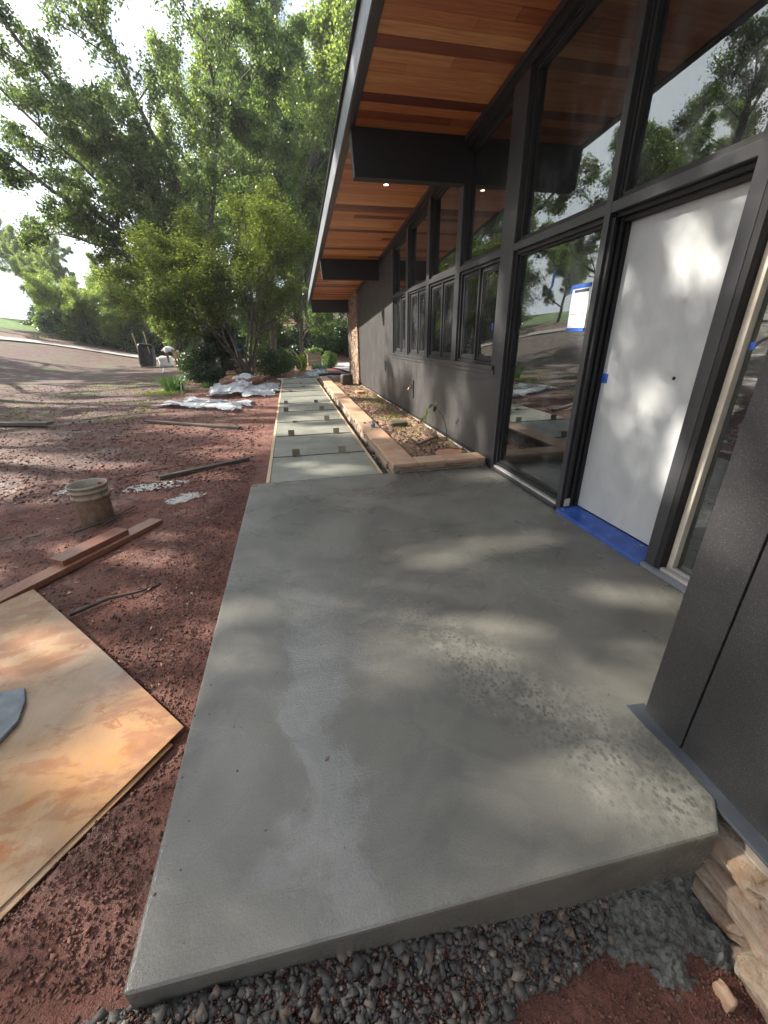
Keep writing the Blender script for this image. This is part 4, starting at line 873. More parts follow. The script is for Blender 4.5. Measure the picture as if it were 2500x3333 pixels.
for c, d in [((1.80, 5.2, .555), (-.6, .1, -.3)), ((1.81, 5.2, .56), (.3, -.4, .2)), ((1.84, 5.2, .53), (-.5, -.5, -.6)), ((1.83, 5.2, .54), (.2, .5, -.3)), ((1.72, 5.19, .50), (-.2, -.2, -1)), ((1.70, 5.19, .43), (-.1, -.1, -1)), ((1.66, 5.18, .40), (-.5, .1, -1)), ((1.80, 5.2, .56), (-.1, -.8, .1))]:
    obj('leaf', bigleaf(c, d, (.3, -.7, .6), .075, .045), 'leaf_mid' if c[0] < 1.78 else 'leaf_dark', sa, 0, True)
obj('stem', MB().tube([(1.82, 5.2, .555), (1.74, 5.19, .53), (1.68, 5.18, .42), (1.66, 5.18, .36)], .002, 5), 'twig_bark', sa)

# ------------------------------------------------------------------ plastic sheets
def film(name, poly, hump, seed, label, zoff=.03, n=70, amp=.05, mat='film'):
    A, B, C, D = [np.array(p, float) for p in poly]; s_, t_ = np.meshgrid(np.linspace(0, 1, n), np.linspace(0, 1, n), indexing='ij')
    P_ = A * ((1 - s_) * (1 - t_))[..., None] + B * (s_ * (1 - t_))[..., None] + C * (s_ * t_)[..., None] + D * ((1 - s_) * t_)[..., None]
    jit = fbm(s_ * 3, t_ * 3, 2.2, 4, seed); P_[..., 0] += jit * .35 * (1 - 4 * (s_ - .5) ** 2 * 0) ; P_[..., 1] += fbm(s_ * 3, t_ * 3, 2.2, 4, seed + 9) * .5
    x, y = P_[..., 0], P_[..., 1]; z = base_h(x, y) + zoff + hump * np.exp(-(((s_ - .5) / .3) ** 2 + ((t_ - .5) / .3) ** 2))
    r1 = 1 - np.abs(fbm(x, y, 1.1, 2, seed + 20)) * 2.6; r2 = 1 - np.abs(fbm(x + y * .6, y, 3, 2, seed + 21)) * 3
    z = z + np.clip(r1, 0, 1) ** 1.5 * amp * 1.0 + np.clip(r2, 0, 1) ** 1.5 * amp * .35
    ii = np.arange(n * n).reshape(n, n); F = np.stack([ii[:-1, :-1], ii[1:, :-1], ii[1:, 1:], ii[:-1, 1:]], -1).reshape(-1, 4)
    o = npmesh(name, np.stack([x, y, z], -1).reshape(-1, 3), F, mat, None, (0, 0, 0), True); tag(o, label, 'plastic sheet', 'clear plastic sheets left around the walkway'); return o
film('plastic_sheet', [(-3.35, 11.1), (-1.25, 9.75), (-1.05, 11.0), (-2.7, 12.0)], .06, 3, 'nearest milky plastic sheet lying flat on the dirt left of the walkway', amp=.07)
film('plastic_sheet', [(-2.6, 12.4), (-.55, 12.2), (-.5, 15.4), (-2.4, 16.2)], .42, 8, 'large heaped plastic sheet draped over a mound beside the walkway', amp=.09)
film('plastic_sheet', [(-1.3, 13.0), (-.5, 12.8), (-.45, 15.6), (-1.2, 15.9)], .10, 13, 'crumpled plastic scraps between the heaped sheet and the walkway', amp=.08)
film('plastic_sheet', [(.25, 16.7), (1.7, 16.6), (1.75, 17.8), (.3, 18.0)], .34, 18, 'bluish bunched plastic sheet just past the far end of the walkway', amp=.1)
film('plastic_sheet', [(-.5, 16.6), (.5, 16.6), (.5, 17.3), (-.45, 17.4)], .06, 23, 'small flat plastic scrap at the far left end of the walkway', amp=.05)
tag(blob('dirt_mound', (-1.5, 14.2), .75, .9, H(-1.5, 14.2) + .02, 'crumb', 9, th=.0), 'low dirt mound under the heaped plastic sheet', 'dirt mound')
o = rock('dirt_heap', -2.2, -.9, 13.4, 15.0, -.3, .28, 'soil', None, 41, 6, .25); tag(o, 'rounded heap of dirt under the large plastic sheet', 'dirt heap')
yb = empty('yellow_bucket', (-2.1, 15.8, -.12), 'yellow bucket half hidden behind the heaped plastic sheet', 'bucket')
obj('body', MB().lathe([(0, .0), (.14, 0), (.16, .34), (.175, .345), (.175, .37), (.16, .37), (.13, .02)], (-2.1, 15.8, -.05), 24), 'yellow_plastic', yb, 0, True); obj('mud_lip', MB().lathe([(.176, .30), (.178, .36), (.12, .44), (0, .46)], (-2.1, 15.8, -.05), 16), 'crumb', yb, 0, True)
# ------------------------------------------------------------------ far yard: wheelbarrow, bags, person
X0, Y0 = -8.65, 29.0; G0 = H(X0, Y0)
wbw = empty('wheelbarrow', (X0, Y0, G0), 'wheelbarrow tipped up on its nose with the handles in the air', 'wheelbarrow')
def W3(a, b, c): return (X0 + a, Y0 + b, G0 + c)
o_ = [(-.36, .0), (.36, -.02), (.46, .1), (.50, .6), (.48, 1.1), (.38, 1.26), (-.28, 1.34), (-.4, 1.22), (-.44, .7), (-.46, .12)]; i_ = [(a * .58, .12 + c * .78) for a, c in o_]; NW = len(o_)
mb = MB(); out = [W3(a, 0 + .12 * c, c + .05) for a, c in o_]; inn = [W3(a, .32, c + .05) for a, c in i_]
for k in range(NW): k2 = (k + 1) % NW; mb.quad(out[k], out[k2], inn[k2], inn[k])
mb.quad(*inn); obj('tray', mb, 'tray_inside', wbw)
obj('tray_rim', MB().tube([Vector(p) for p in out] + [Vector(out[0])], .02, 6), 'galvanised', wbw)
mb = MB();
for k in range(NW): k2 = (k + 1) % NW; e = Vector((-.04, .03, .0)); mb.quad(Vector(out[k]) + e, Vector(out[k2]) + e, Vector(inn[k2]) + e * 1.5, Vector(inn[k]) + e * 1.5)
obj('tray_back', mb, 'galvanised', wbw)
obj('handle', MB().tube([W3(-.32, .42, .25), W3(-.48, .3, 1.1), W3(-.55, .2, 1.95)], .03, 8), 'pale_wood', wbw); obj('handle', MB().tube([W3(.2, .42, .25), W3(.12, .3, 1.1), W3(.10, .2, 2.05)], .03, 8), 'pale_wood', wbw)
obj('leg', MB().tube([W3(-.35, .35, .75), W3(-.75, .1, 1.05), W3(-.88, .05, 1.3)], .022, 8), 'rubber', wbw)
obj('wheel', MB().lathe([(.1, -.04), (.19, -.05), (.2, 0), (.19, .05), (.1, .04)], W3(-.1, .5, .2), 18), 'rubber', wbw)
obj('foot_rail', MB().tube([W3(-.4, -.05, .1), W3(-.35, -.25, .06), W3(.9, -.6, .03)], .03, 6), 'rubber', wbw)
def bag(x, y, wd, hh, seed, lab):
    o = rock('bag', x - wd / 2, x + wd / 2, y - .25, y + .25, H(x, y), H(x, y) + hh, 'white_bag', None, seed, 4, .22); tag(o, lab, 'bag', 'white bulk bags by the worker'); return o
bag(-7.72, 29.5, .75, .62, 3, 'white bulk bag between the tipped wheelbarrow and the worker'); bag(-6.35, 29.6, .85, .78, 4, 'white bulk bag on the shrub side of the worker')
# person bent over, facing left
def skin_mesh(name, pts, edges, rad, mat, par, root=0, sub=2):
    me = bpy.data.meshes.new(name); me.from_pydata([tuple(p) for p in pts], edges, []); o = bpy.data.objects.new(name, me); COL.objects.link(o)
    m = o.modifiers.new('s', 'SKIN'); 
    for v_, r_ in zip(me.skin_vertices[0].data, rad): v_.radius = (r_, r_) if not hasattr(r_, '__len__') else r_
    me.skin_vertices[0].data[root].use_root = True
    m2 = o.modifiers.new('u', 'SUBSURF'); m2.levels = sub; m2.render_levels = sub
    dg = bpy.context.evaluated_depsgraph_get(); me2 = bpy.data.meshes.new_from_object(o.evaluated_get(dg)); bpy.data.objects.remove(o)
    me2.materials.clear(); me2.materials.append(MAT[mat]); me2.polygons.foreach_set('use_smooth', [True] * len(me2.polygons)); me2.name = name
    return link(name, me2, par, WL[par.name])
PXc, PYc = -7.0, 28.6; G1 = H(PXc, PYc)
pe = empty('person', (PXc, PYc, G1), 'worker in white t-shirt and khaki shorts bending over by the white bags', 'person')
body = [(.15, .0, .92), (-.05, 0, 1.04), (-.27, 0, 1.10), (-.43, 0, 1.02), (-.52, 0, .95), (-.62, 0, .90),       # pelvis..head 0-5
        (.14, -.11, .86), (.10, -.12, .48), (.16, -.12, .08), (.04, -.12, .04),                                          # near leg
        (.17, .11, .86), (.22, .12, .48), (.26, .12, .08), (.14, .12, .04),                                              # far leg
        (-.36, -.19, 1.02), (-.30, -.24, .74), (-.30, -.2, .48), (-.31, -.18, .40), (-.32, -.16, .34),                   # near arm
        (-.36, .19, 1.02), (-.36, .22, .74), (-.36, .18, .48), (-.37, .16, .40), (-.38, .14, .34)]
E_ = [(0, 1), (1, 2), (2, 3), (3, 4), (4, 5), (0, 6), (6, 7), (7, 8), (8, 9), (0, 10), (10, 11), (11, 12), (12, 13), (3, 14), (14, 15), (15, 16), (16, 17), (17, 18), (3, 19), (19, 20), (20, 21), (21, 22), (22, 23)]
rad = [.13, .13, .14, .09, .075, .10, .09, .06, .04, .045, .09, .06, .04, .045, .06, .043, .032, .036, .025, .06, .043, .032, .036, .025]
T3 = lambda p: (p[0], p[1], p[2])
skin_mesh('body', body, E_, rad, 'skin', pe)
skin_mesh('shirt', [(.12, 0, .96), (-.05, 0, 1.04), (-.27, 0, 1.10), (-.42, 0, 1.03), (-.36, -.19, 1.03), (-.33, -.225, .86), (-.36, .19, 1.03), (-.36, .21, .86)], [(0, 1), (1, 2), (2, 3), (3, 4), (4, 5), (3, 6), (6, 7)], [.15, .155, .165, .11, .085, .07, .085, .07], 'shirt', pe)
skin_mesh('shorts', [(.14, 0, .93), (.13, -.11, .84), (.11, -.12, .50), (.17, .11, .84), (.21, .12, .50)], [(0, 1), (1, 2), (0, 3), (3, 4)], [.155, .12, .095, .12, .095], 'khaki', pe)
skin_mesh('hair', [(-.60, 0, .96), (-.66, 0, .93)], [(0, 1)], [.09, .08], 'hair', pe)
for sy in (-.16, .14):
    for k in range(5):
        a = (k - 2) * .013; skin_mesh('finger', [(-.31 - (sy > 0) * .06 + a, sy, .35), (-.32 - (sy > 0) * .06 + a * 1.4, sy + .005, .31 - .012 * (k % 2)), (-.315 - (sy > 0) * .06 + a * 1.3, sy + .02, .28)], [(0, 1), (1, 2)], [.009, .008, .007], 'skin', pe, 0, 1)
for k, (a, b, lab) in enumerate([((-6.9, 24.0, .02), (-6.1, 23.6, -.05), 'white stick lying near the iris clump, the longer of the crossed pair'), ((-6.5, 24.1, .1), (-6.45, 23.6, -.08), 'short white stick crossing the longer one near the iris clump')]):
    tag(obj('white_stake', MB().obox(a, b, .05, .03), 'white_paint'), lab, 'stake', 'white sticks on the grass')
tag(obj('white_marker', MB().obox((-3.5, 14.35, -.12), (-3.46, 14.3, .10), .035, .02), 'white_paint'), 'small white marker stake at the foot of the iris clump', 'stake')
# hose post
hp = empty('hose_post', (.1, 20.3, -.12), 'thin garden hose stand with a looped hose beyond the walkway', 'hose stand')
obj('pole', MB().tube([(.1, 20.3, -.12), (.1, 20.3, .9)], .02, 8), 'galvanised', hp); obj('nozzle', MB().tube([(.1, 20.3, .9), (.0, 20.25, 1.05), (-.02, 20.2, 1.2)], [.03, .035, .02], 8), 'rubber', hp)
obj('hose', MB().tube([(.02, 20.2, 1.0), (.25, 20.2, .8), (.48, 20.2, .4), (.45, 20.2, .1), (.25, 20.2, -.06), (.1, 20.1, -.08)], .022, 8), 'hose_green', hp, 0, True)
# cedar planter box with foliage
cb = empty('planter_box', (1.3, 24.5, -.12), 'square cedar planter box with leafy plants beyond the walkway', 'planter')
for k in range(5):
    z = -.02 + k * .15
    for (a, b, c, d) in ((.95, 1.7, 24.2, 24.23), (.95, .98, 24.231, 24.93), (1.67, 1.7, 24.231, 24.93)): obj('board', MB().box(a, b, c, d, z, z + .142), 'block_wood', cb, .003)
tag(obj('tape_band', MB().tube([(-1.89, 17.42, 1.02), (-1.89, 17.42, 1.08)], .085, 12), 'can_metal'), 'pale blue tape wrapped round the maple trunk', 'tape'); bpy.data.objects['tape_band'].data.materials[0] = MAT['blue_tape']

# ------------------------------------------------------------------ trees
def leaf_quads(C_, rs, L_, W2, flat=.0, fold=.18, hang=0):
    n = len(C_); d = rs.randn(n, 3); d[:, 2] = d[:, 2] * (1 - flat) - hang; d /= np.linalg.norm(d, axis=1)[:, None]
    m_ = rs.randn(n, 3); m_[:, 2] = np.abs(m_[:, 2]) + flat * 3; s_ = np.cross(d, m_); s_ /= np.linalg.norm(s_, axis=1)[:, None] + 1e-9; nn_ = np.cross(s_, d)
    l_ = L_ * rs.uniform(.65, 1.25, (n, 1)); w_ = W2 * rs.uniform(.7, 1.2, (n, 1))
    V = np.stack([C_ - d * l_ / 2, C_ + s_ * w_ / 2 + nn_ * w_ * fold, C_ + d * l_ / 2, C_ - s_ * w_ / 2 + nn_ * w_ * fold], 1).reshape(-1, 3)
    return V, np.arange(4 * n).reshape(n, 4)
def grow(rs, p, d, L_, r, lev, P_, mb, tips, maxlev, seglen=.45):
    n = max(3, int(L_ / seglen)); pts = [Vector(p)]; d = Vector(d).normalized(); rr = [r]; up_ = P_.get('up', .08); wig = P_.get('wig', .18)
    for k in range(n):
        d = (d + Vector(rs.randn(3)) * wig + Vector((0, 0, up_ if lev < maxlev else P_.get('tipup', -.05)))).normalized(); pts.append(pts[-1] + d * (L_ / n)); rr.append(r * (1 - .75 * (k + 1) / n))
    mb.tube(pts, rr, 7 if lev == 0 else (5 if lev == 1 else 3), False)
    if lev >= maxlev: tips.append((pts, L_)); return
    nc = P_['kids'][min(lev, len(P_['kids']) - 1)]; st = P_.get('start', [.3, .2, .15])[min(lev, 2)]
    for k in range(nc):
        f = st + (1 - st) * (k + rs.rand() * .8) / nc; f = min(f, .98); q = f * n; i = int(q); i = min(i, n - 1); b = pts[i].lerp(pts[i + 1], q - i); dd_ = (pts[i + 1] - pts[i]).normalized()
        perp = dd_.orthogonal().normalized(); a = rs.rand() * 6.283; perp = Matrix.Rotation(a, 3, dd_) @ perp; ang = P_.get('ang', .85) * rs.uniform(.7, 1.2)
        nd = dd_ * math.cos(ang) + perp * math.sin(ang); cl = L_ * P_['ratio'][min(lev, len(P_['ratio']) - 1)] * (1 - .45 * f) * rs.uniform(.75, 1.2)
        grow(rs, b, nd, cl, max(.006, rr[i] * .55), lev + 1, P_, mb, tips, maxlev, seglen)
    tips.append((pts[-2:], L_ * .2))
def tree_mesh(nm, seed, P_, starts, maxlev, leafmat_, L_, W2, nleaf, spread, flat=0, hang=0, barkm='bark', keep=None):
    rs = np.random.RandomState(seed); mb = MB(); tips = []
    for (p, d, ln_, r) in starts: grow(rs, p, d, ln_, r, 0 if maxlev > 0 else maxlev, P_, mb, tips, maxlev)
    C_ = []; per = max(1, nleaf // max(1, len(tips)))
    for pts, l_ in tips:
        t_ = rs.rand(per) ** .7 * (len(pts) - 1); i = np.minimum(t_.astype(int), len(pts) - 2); A = np.array([tuple(q) for q in pts]); c = A[i] + (A[i + 1] - A[i]) * (t_ - i)[:, None]
        C_.append(c + rs.randn(per, 3) * np.array([spread, spread, spread * (1 - .6 * flat)]))
    C_ = np.concatenate(C_)
    if keep is not None: C_ = C_[keep(C_)]
    V, F = leaf_quads(C_, rs, L_, W2, flat, hang=hang)
    me = bpy.data.meshes.new(nm + '_trunk'); me.from_pydata(mb.v, [], mb.f); me.update(); me.materials.append(MAT[barkm]); me.polygons.foreach_set('use_smooth', [True] * len(me.polygons))
    cm = npmesh(None, V, F, leafmat_)
    return me, cm
def npmesh_noname(V, F, mat): return npmesh(None, V, F, mat)
def plant_tree(name, tm, loc, rot, sc, label, cat, group, cmat=None):
    root = empty(name, loc, label, cat, group); root.rotation_euler = (0, 0, rot); root.scale = sc if hasattr(sc, '__len__') else (sc,) * 3
    for n_, me in (('trunk', tm[0]), ('crown', tm[1])):
        if me is None: continue
        o = bpy.data.objects.new(n_, me); COL.objects.link(o); o.parent = root
        if n_ == 'crown' and cmat: o.material_slots[0].link = 'OBJECT'; o.material_slots[0].material = MAT[cmat]
    return root
UP = (0, 0, 1)
oak = tree_mesh('oak', 4, dict(kids=[9, 7, 6], ratio=[.62, .55, .5], ang=.95, up=.05, wig=.13, start=[.3, .2, .15]), [((0, 0, 0), (.05, .02, 1), 11, .32)], 3, 'leaf_oak', .11, .06, 72000, .17)
tallA = tree_mesh('tallA', 14, dict(kids=[14, 6, 5], ratio=[.34, .5, .5], ang=.8, up=.06, wig=.1, start=[.15, .2, .15]), [((0, 0, 0), (0, 0, 1), 15, .24)], 3, 'leaf_mid', .15, .09, 66000, .15)
tallB = tree_mesh('tallB', 24, dict(kids=[11, 6, 5], ratio=[.4, .5, .5], ang=.7, up=.09, wig=.14, start=[.25, .2, .15]), [((0, 0, 0), (.06, 0, 1), 13, .22)], 3, 'leaf_bright', .145, .09, 60000, .16)
smallA = tree_mesh('smallA', 34, dict(kids=[7, 5, 4], ratio=[.6, .5, .5], ang=.85, up=.07, wig=.2, start=[.15, .15, .1]), [((0, 0, 0), (.3, 0, 1), 4.6, .09), ((.1, 0, 0), (-.4, .1, 1), 4.0, .07), ((0, .1, 0), (.05, -.4, 1), 3.6, .06)], 3, 'leaf_bright', .115, .07, 30000, .17)
shr = tree_mesh('shr', 44, dict(kids=[7, 5], ratio=[.6, .5], ang=.8, up=.02, wig=.25, start=[.1, .1]), [((0, 0, 0), (math.cos(k * 1.05) * .9, math.sin(k * 1.05) * .9, 1), 1.9, .03) for k in range(7)], 2, 'leaf_shrub', .13, .08, 12000, .16)
mp = dict(kids=[7, 6, 5], ratio=[.55, .55, .5], ang=.65, up=.04, wig=.14, tipup=-.02, start=[.3, .2, .15])
maple = tree_mesh('maple', 54, mp, [((-.1, 0, .3), (-.35, -.1, 1), 5.0, .05), ((.1, -.1, .2), (.02, -.1, 1), 5.3, .055), ((.1, .1, .4), (.55, -.1, 1), 4.8, .045), ((-.1, 0, .4), (-.5, .1, .9), 4.4, .045), ((-.05, 0, 0), (-.12, 0, 1), 4.9, .085), ((.12, .05, 0), (.16, .1, 1), 5.3, .075), ((.2, -.05, 0), (.42, -.1, 1), 5.0, .07), ((.05, .15, 0), (-.5, .3, 1), 4.6, .055), ((0, .1, 0), (.55, .35, 1), 4.6, .05), ((0, -.05, .5), (-.6, -.2, .9), 4.2, .05)], 3, 'leaf_maple', .10, .065, 90000, .2, flat=.8, keep=lambda C: C[:, 2] > 1.55)
# --- shade trees left of the slab (outside the frame; their limbs reach in at the top left and they throw the dappled shade)
GS = 'tall trees shading the yard from the left'
shade = [(-9.5, 5.8, 0, 1.0, 'nearest spreading shade tree left of the porch slab'), (-11.5, 10.5, 2.2, 1.05, 'second shade tree, whose limbs hang into the upper left of the view'), (-8.5, -1.2, 3.1, 1.0, 'shade tree behind the camera side of the porch'), (-12.8, 16.4, 4.0, .85, 'shade tree standing farther up the left side of the yard'), (-16.5, 21.6, 5.2, .8, 'shade tree up the left side, near the driveway'), (-20.5, 30.5, 1.1, .85, 'farthest shade tree near the bend of the driveway')]
GAPS = [(0.97, 2.24, 0.52, 0.17), (1.70, 2.29, 0.34, 0.12), (-0.13, 1.97, 0.36, 0.15), (0.40, 1.93, 0.38, 0.10), (1.74, 1.52, 0.22, 0.15), (1.39, 1.14, 0.21, 0.15), (0.78, 1.48, 0.38, 0.19), (1.14, 0.98, 0.15, 0.09), (0.75, 0.69, 0.24, 0.07), (0.34, 1.33, 0.16, 0.11), (1.03, 0.61, 0.14, 0.07), (0.37, 4.41, 0.32, 0.17), (0.16, 6.73, 0.5, 0.28), (0.32, 7.77, 0.6, 0.3), (-0.40, 1.57, 0.12, 0.10),
        (-1.22, 2.82, 0.46, 0.13), (-0.93, 3.14, 0.31, 0.15), (-1.21, 2.40, 0.36, 0.15), (-0.78, 1.92, 0.2, 0.14), (-2.70, 6.32, 1.1, 0.28), (-2.69, 5.37, 0.6, 0.17), (-1.46, 6.15, 0.7, 0.36), (-2.95, 8.13, 1.7, 0.32), (-4.02, 7.46, 0.65, 0.26), (-0.79, 1.44, 0.2, 0.12), (-0.91, 1.29, 0.22, 0.09), (-1.36, 1.90, 0.24, 0.10), (-1.97, 3.40, 0.28, 0.10), (-0.75, 6.98, 0.35, 0.36), (-1.35, 4.84, 0.46, 0.18), (1.08, 8.1, .22, .7), (1.5, 8.6, .4, .8), (.2, 10.5, .7, .4), (-1.8, 10.6, 1.4, .5), (1.6, 5.6, .35, .3)]
def sunlit(gx, gy):
    """ground spots chosen to be sunlit; crown leaves on the sun rays to them are removed"""
    v = np.full(gx.shape, -9.)
    for cx, cy, rx, ry in GAPS: v = np.maximum(v, 1 - np.sqrt(((gx - cx) / rx) ** 2 + ((gy - cy) / ry) ** 2))
    v = v + fbm(gx, gy, 3.2, 3, 201) * .75
    out = v > -.08
    out |= fbm(gx * .8, gy * 1.5, 1.6, 3, 203) > np.where(gx < -.6, .27, .42)
    far = (gy > 9) | (gx < -3.2); out |= far & (fbm(gx * .55, gy * 1.3, .55, 4, 205) > .12)
    wl_ = gx > 2.15; out |= wl_ & (fbm(gx * 1.3, gy * 1.1, 1.7, 3, 207) > np.where(gy < 4.2, .55, .27))
    return out
def gap_oak(me, loc, r, s_):  # crown leaves cut away along sun rays so light lands on chosen patches
    co = np.empty(len(me.vertices) * 3, np.float32); me.vertices.foreach_get('co', co); V = co.reshape(-1, 4, 3).astype(float); C = V.mean(1)
    ca, sa = math.cos(r), math.sin(r); X = loc[0] + s_ * (C[:, 0] * ca - C[:, 1] * sa); Y = loc[1] + s_ * (C[:, 0] * sa + C[:, 1] * ca); Zz = loc[2] + s_ * C[:, 2]
    gx, gy = X - sd.x * Zz / sd.z, Y - sd.y * Zz / sd.z; keep = ~sunlit(gx, gy); V = V[keep].reshape(-1, 3)
    return npmesh(None, V, np.arange(len(V)).reshape(-1, 4), 'leaf_oak')
for k, (x, y, r, s_, lab) in enumerate(shade):
    loc = (x, y, H(x, y)); plant_tree('oak_tree', (oak[0], gap_oak(oak[1], loc, r, s_)), loc, r, s_, lab, 'tree', GS)
# --- big leaning oak behind the maple, limbs set as in the photograph
rs = np.random.RandomState(8); mb = MB(); tips = []
limbs = [[(-3.3, 24, -.2), (-3.5, 24, 1.5), (-3.8, 24, 3.0)], [(-3.8, 24, 3), (-4.7, 24, 4.3), (-5.7, 24, 5.2), (-7.4, 24, 6.3), (-9.3, 24, 7.4), (-11.5, 24, 9.4)], [(-3.8, 24, 3), (-4.5, 24, 5.3), (-4.9, 24, 6.8), (-6.5, 23.5, 9.0), (-7.7, 23, 10.3), (-9.4, 22, 12.6)],
         [(-3.8, 24, 3), (-4.1, 24.2, 6), (-4.3, 24, 8.5), (-5.3, 23.4, 11), (-6.2, 22.6, 13.5)], [(-3.7, 24, 3), (-3.1, 24.4, 6.5), (-2.3, 25, 10), (-2.0, 25, 14)], [(-3.5, 24, 2.2), (-2.4, 25, 5), (-.8, 26, 8), (.6, 26.5, 11)],
         [(-4.9, 24, 6.8), (-5.4, 24.5, 8.5), (-6.9, 25, 9.2), (-8.6, 25.4, 11)], [(-5.7, 24, 5.2), (-6.6, 23.5, 6.9), (-8.2, 23, 8.6), (-10.4, 22.6, 11)], [(-5.7, 24, 5.2), (-7.5, 24.8, 5.4), (-9.2, 25.2, 5.9), (-11.2, 25.5, 6.6)]]
lr = [(.3, .25), (.19, .05), (.17, .05), (.15, .05), (.15, .05), (.13, .04), (.08, .03), (.08, .03), (.07, .02)]
PP = dict(kids=[5, 5], ratio=[.5, .5], ang=.8, up=.07, wig=.2, start=[.15, .15])
for li, (L_, (ra, rb)) in enumerate(zip(limbs, lr)):
    Pn = [Vector(q) for q in L_]; fine = []
    for a, b in zip(Pn[:-1], Pn[1:]):
        for k in range(4): fine.append(a.lerp(b, k / 4) + Vector(rs.randn(3)) * .05 * (k > 0))
    fine.append(Pn[-1]); m_ = len(fine); mb.tube(fine, [ra + (rb - ra) * k / (m_ - 1) for k in range(m_)], 8, False)
    if li == 0: continue
    ks = 22 if li < 6 else 12
    for k in range(ks):
        f = .2 + .8 * k / ks; i = min(int(f * (m_ - 1)), m_ - 2); d_ = (fine[i + 1] - fine[i]).normalized(); perp = Matrix.Rotation(rs.rand() * 6.283, 3, d_) @ d_.orthogonal().normalized(); nd = d_ * .6 + perp * .8
        grow(rs, fine[i], nd, rs.uniform(1.1, 2.6) * (1.25 if li in (3, 4, 5) else .9), .035, 1, dict(kids=[5, 5, 5], ratio=[.5, .5, .5], ang=.8, up=.05, wig=.2, start=[.15, .15, .15]), mb, tips, 2, .4)
C_ = []; 
for pts, l_ in tips:
    per = 100; t_ = rs.rand(per) ** .7 * (len(pts) - 1); i = np.minimum(t_.astype(int), len(pts) - 2); A = np.array([tuple(q) for q in pts]); C_.append(A[i] + (A[i + 1] - A[i]) * (t_ - i)[:, None] + rs.randn(per, 3) * .14)
C_ = np.concatenate(C_); print('bigoak leaves', len(C_))
V, F = leaf_quads(C_, rs, .15, .085)
bo = empty('oak_tree', (-3.3, 24, H(-3.3, 24)), 'large many-limbed tree behind the maple, its dark limbs leaning left against the sky', 'tree')
obj('trunk', mb, 'bark', bo, 0, True); npmesh('crown', V - np.array(WL[bo.name]), F, 'leaf_oak', bo, WL[bo.name])
# --- maple
plant_tree('maple_tree', maple, (-1.75, 17.5, -.14), 0, (.8, .85, 1.0), 'fine-leaved multi-stemmed maple at the far end of the walkway', 'tree', None)
# --- woods behind
GT = 'tall trees in the woods behind the yard'
back = [('A', -1.2, 31.5, .3, 1.05, 'leaf_mid', 'tall tree directly behind the maple'), ('B', 1.2, 34, 1.9, 1.3, 'leaf_bright', 'tall pale green tree rising beside the roof edge'), ('A', 4.2, 33, 3.3, 1.15, 'leaf_mid', 'tall tree behind the far roof corner'), ('A', -5.6, 33.5, 4.4, .95, 'leaf_oak', 'dark tall tree left of the maple crown'),
        ('B', -1.8, 40, 5.2, 1.5, 'leaf_bright', 'very tall bright tree in the second row above the maple'), ('B', 3.6, 42, .7, 1.6, 'leaf_mid', 'tallest tree in the second row by the roof edge'), ('B', 1.6, 37.5, 4.0, 1.55, 'leaf_bright', 'tall airy tree filling the gap beside the fascia'), ('A', -9.8, 52, 1.0, 1.0, 'leaf_mid', 'tall distant tree behind the leaning oak'),  ('A', -8.2, 40, 2.1, .85, 'leaf_mid', 'mid-height tree behind the leaning oak limbs'), ('A', 7.5, 38, 1.1, 1.1, 'leaf_mid', 'tree standing beyond the brick wall'), ('A', .8, 28.2, 2.6, .62, 'leaf_mid', 'small slender tree on the bank past the driveway'), ('B', -12.5, 47, 3.7, .62, 'leaf_bright', 'short bright tree on the slope behind the worker'), ('B', -17.5, 49, .2, .5, 'leaf_bright', 'short bright tree at the far left of the woods'), ('B', -24, 60, 1.0, .55, 'leaf_bright', 'distant round tree beyond the lawn'), ('A', -31, 66, 2.2, .6, 'leaf_mid', 'most distant tree at the left edge beyond the lawn'), ('B', -20, 62, 3.0, .5, 'leaf_mid', 'distant low tree over the shrub row'), ('B', -27, 61, 4.0, .72, 'leaf_bright', 'distant pale tree above the lawn'), ('A', -34, 74, 5.0, 1.0, 'leaf_mid', 'tallest distant tree above the lawn'), ('B', -30.5, 66, .9, .75, 'leaf_bright', 'distant round tree at the left edge of the lawn')]
TM = dict(A=tallA, B=tallB)
for k, x, y, r, s_, cm, lab in back: plant_tree('forest_tree', TM[k], (x, y, H(x, y) - .05), r, s_, lab, 'tree', GT, cm)
GU = 'young leafy trees along the far side of the driveway'
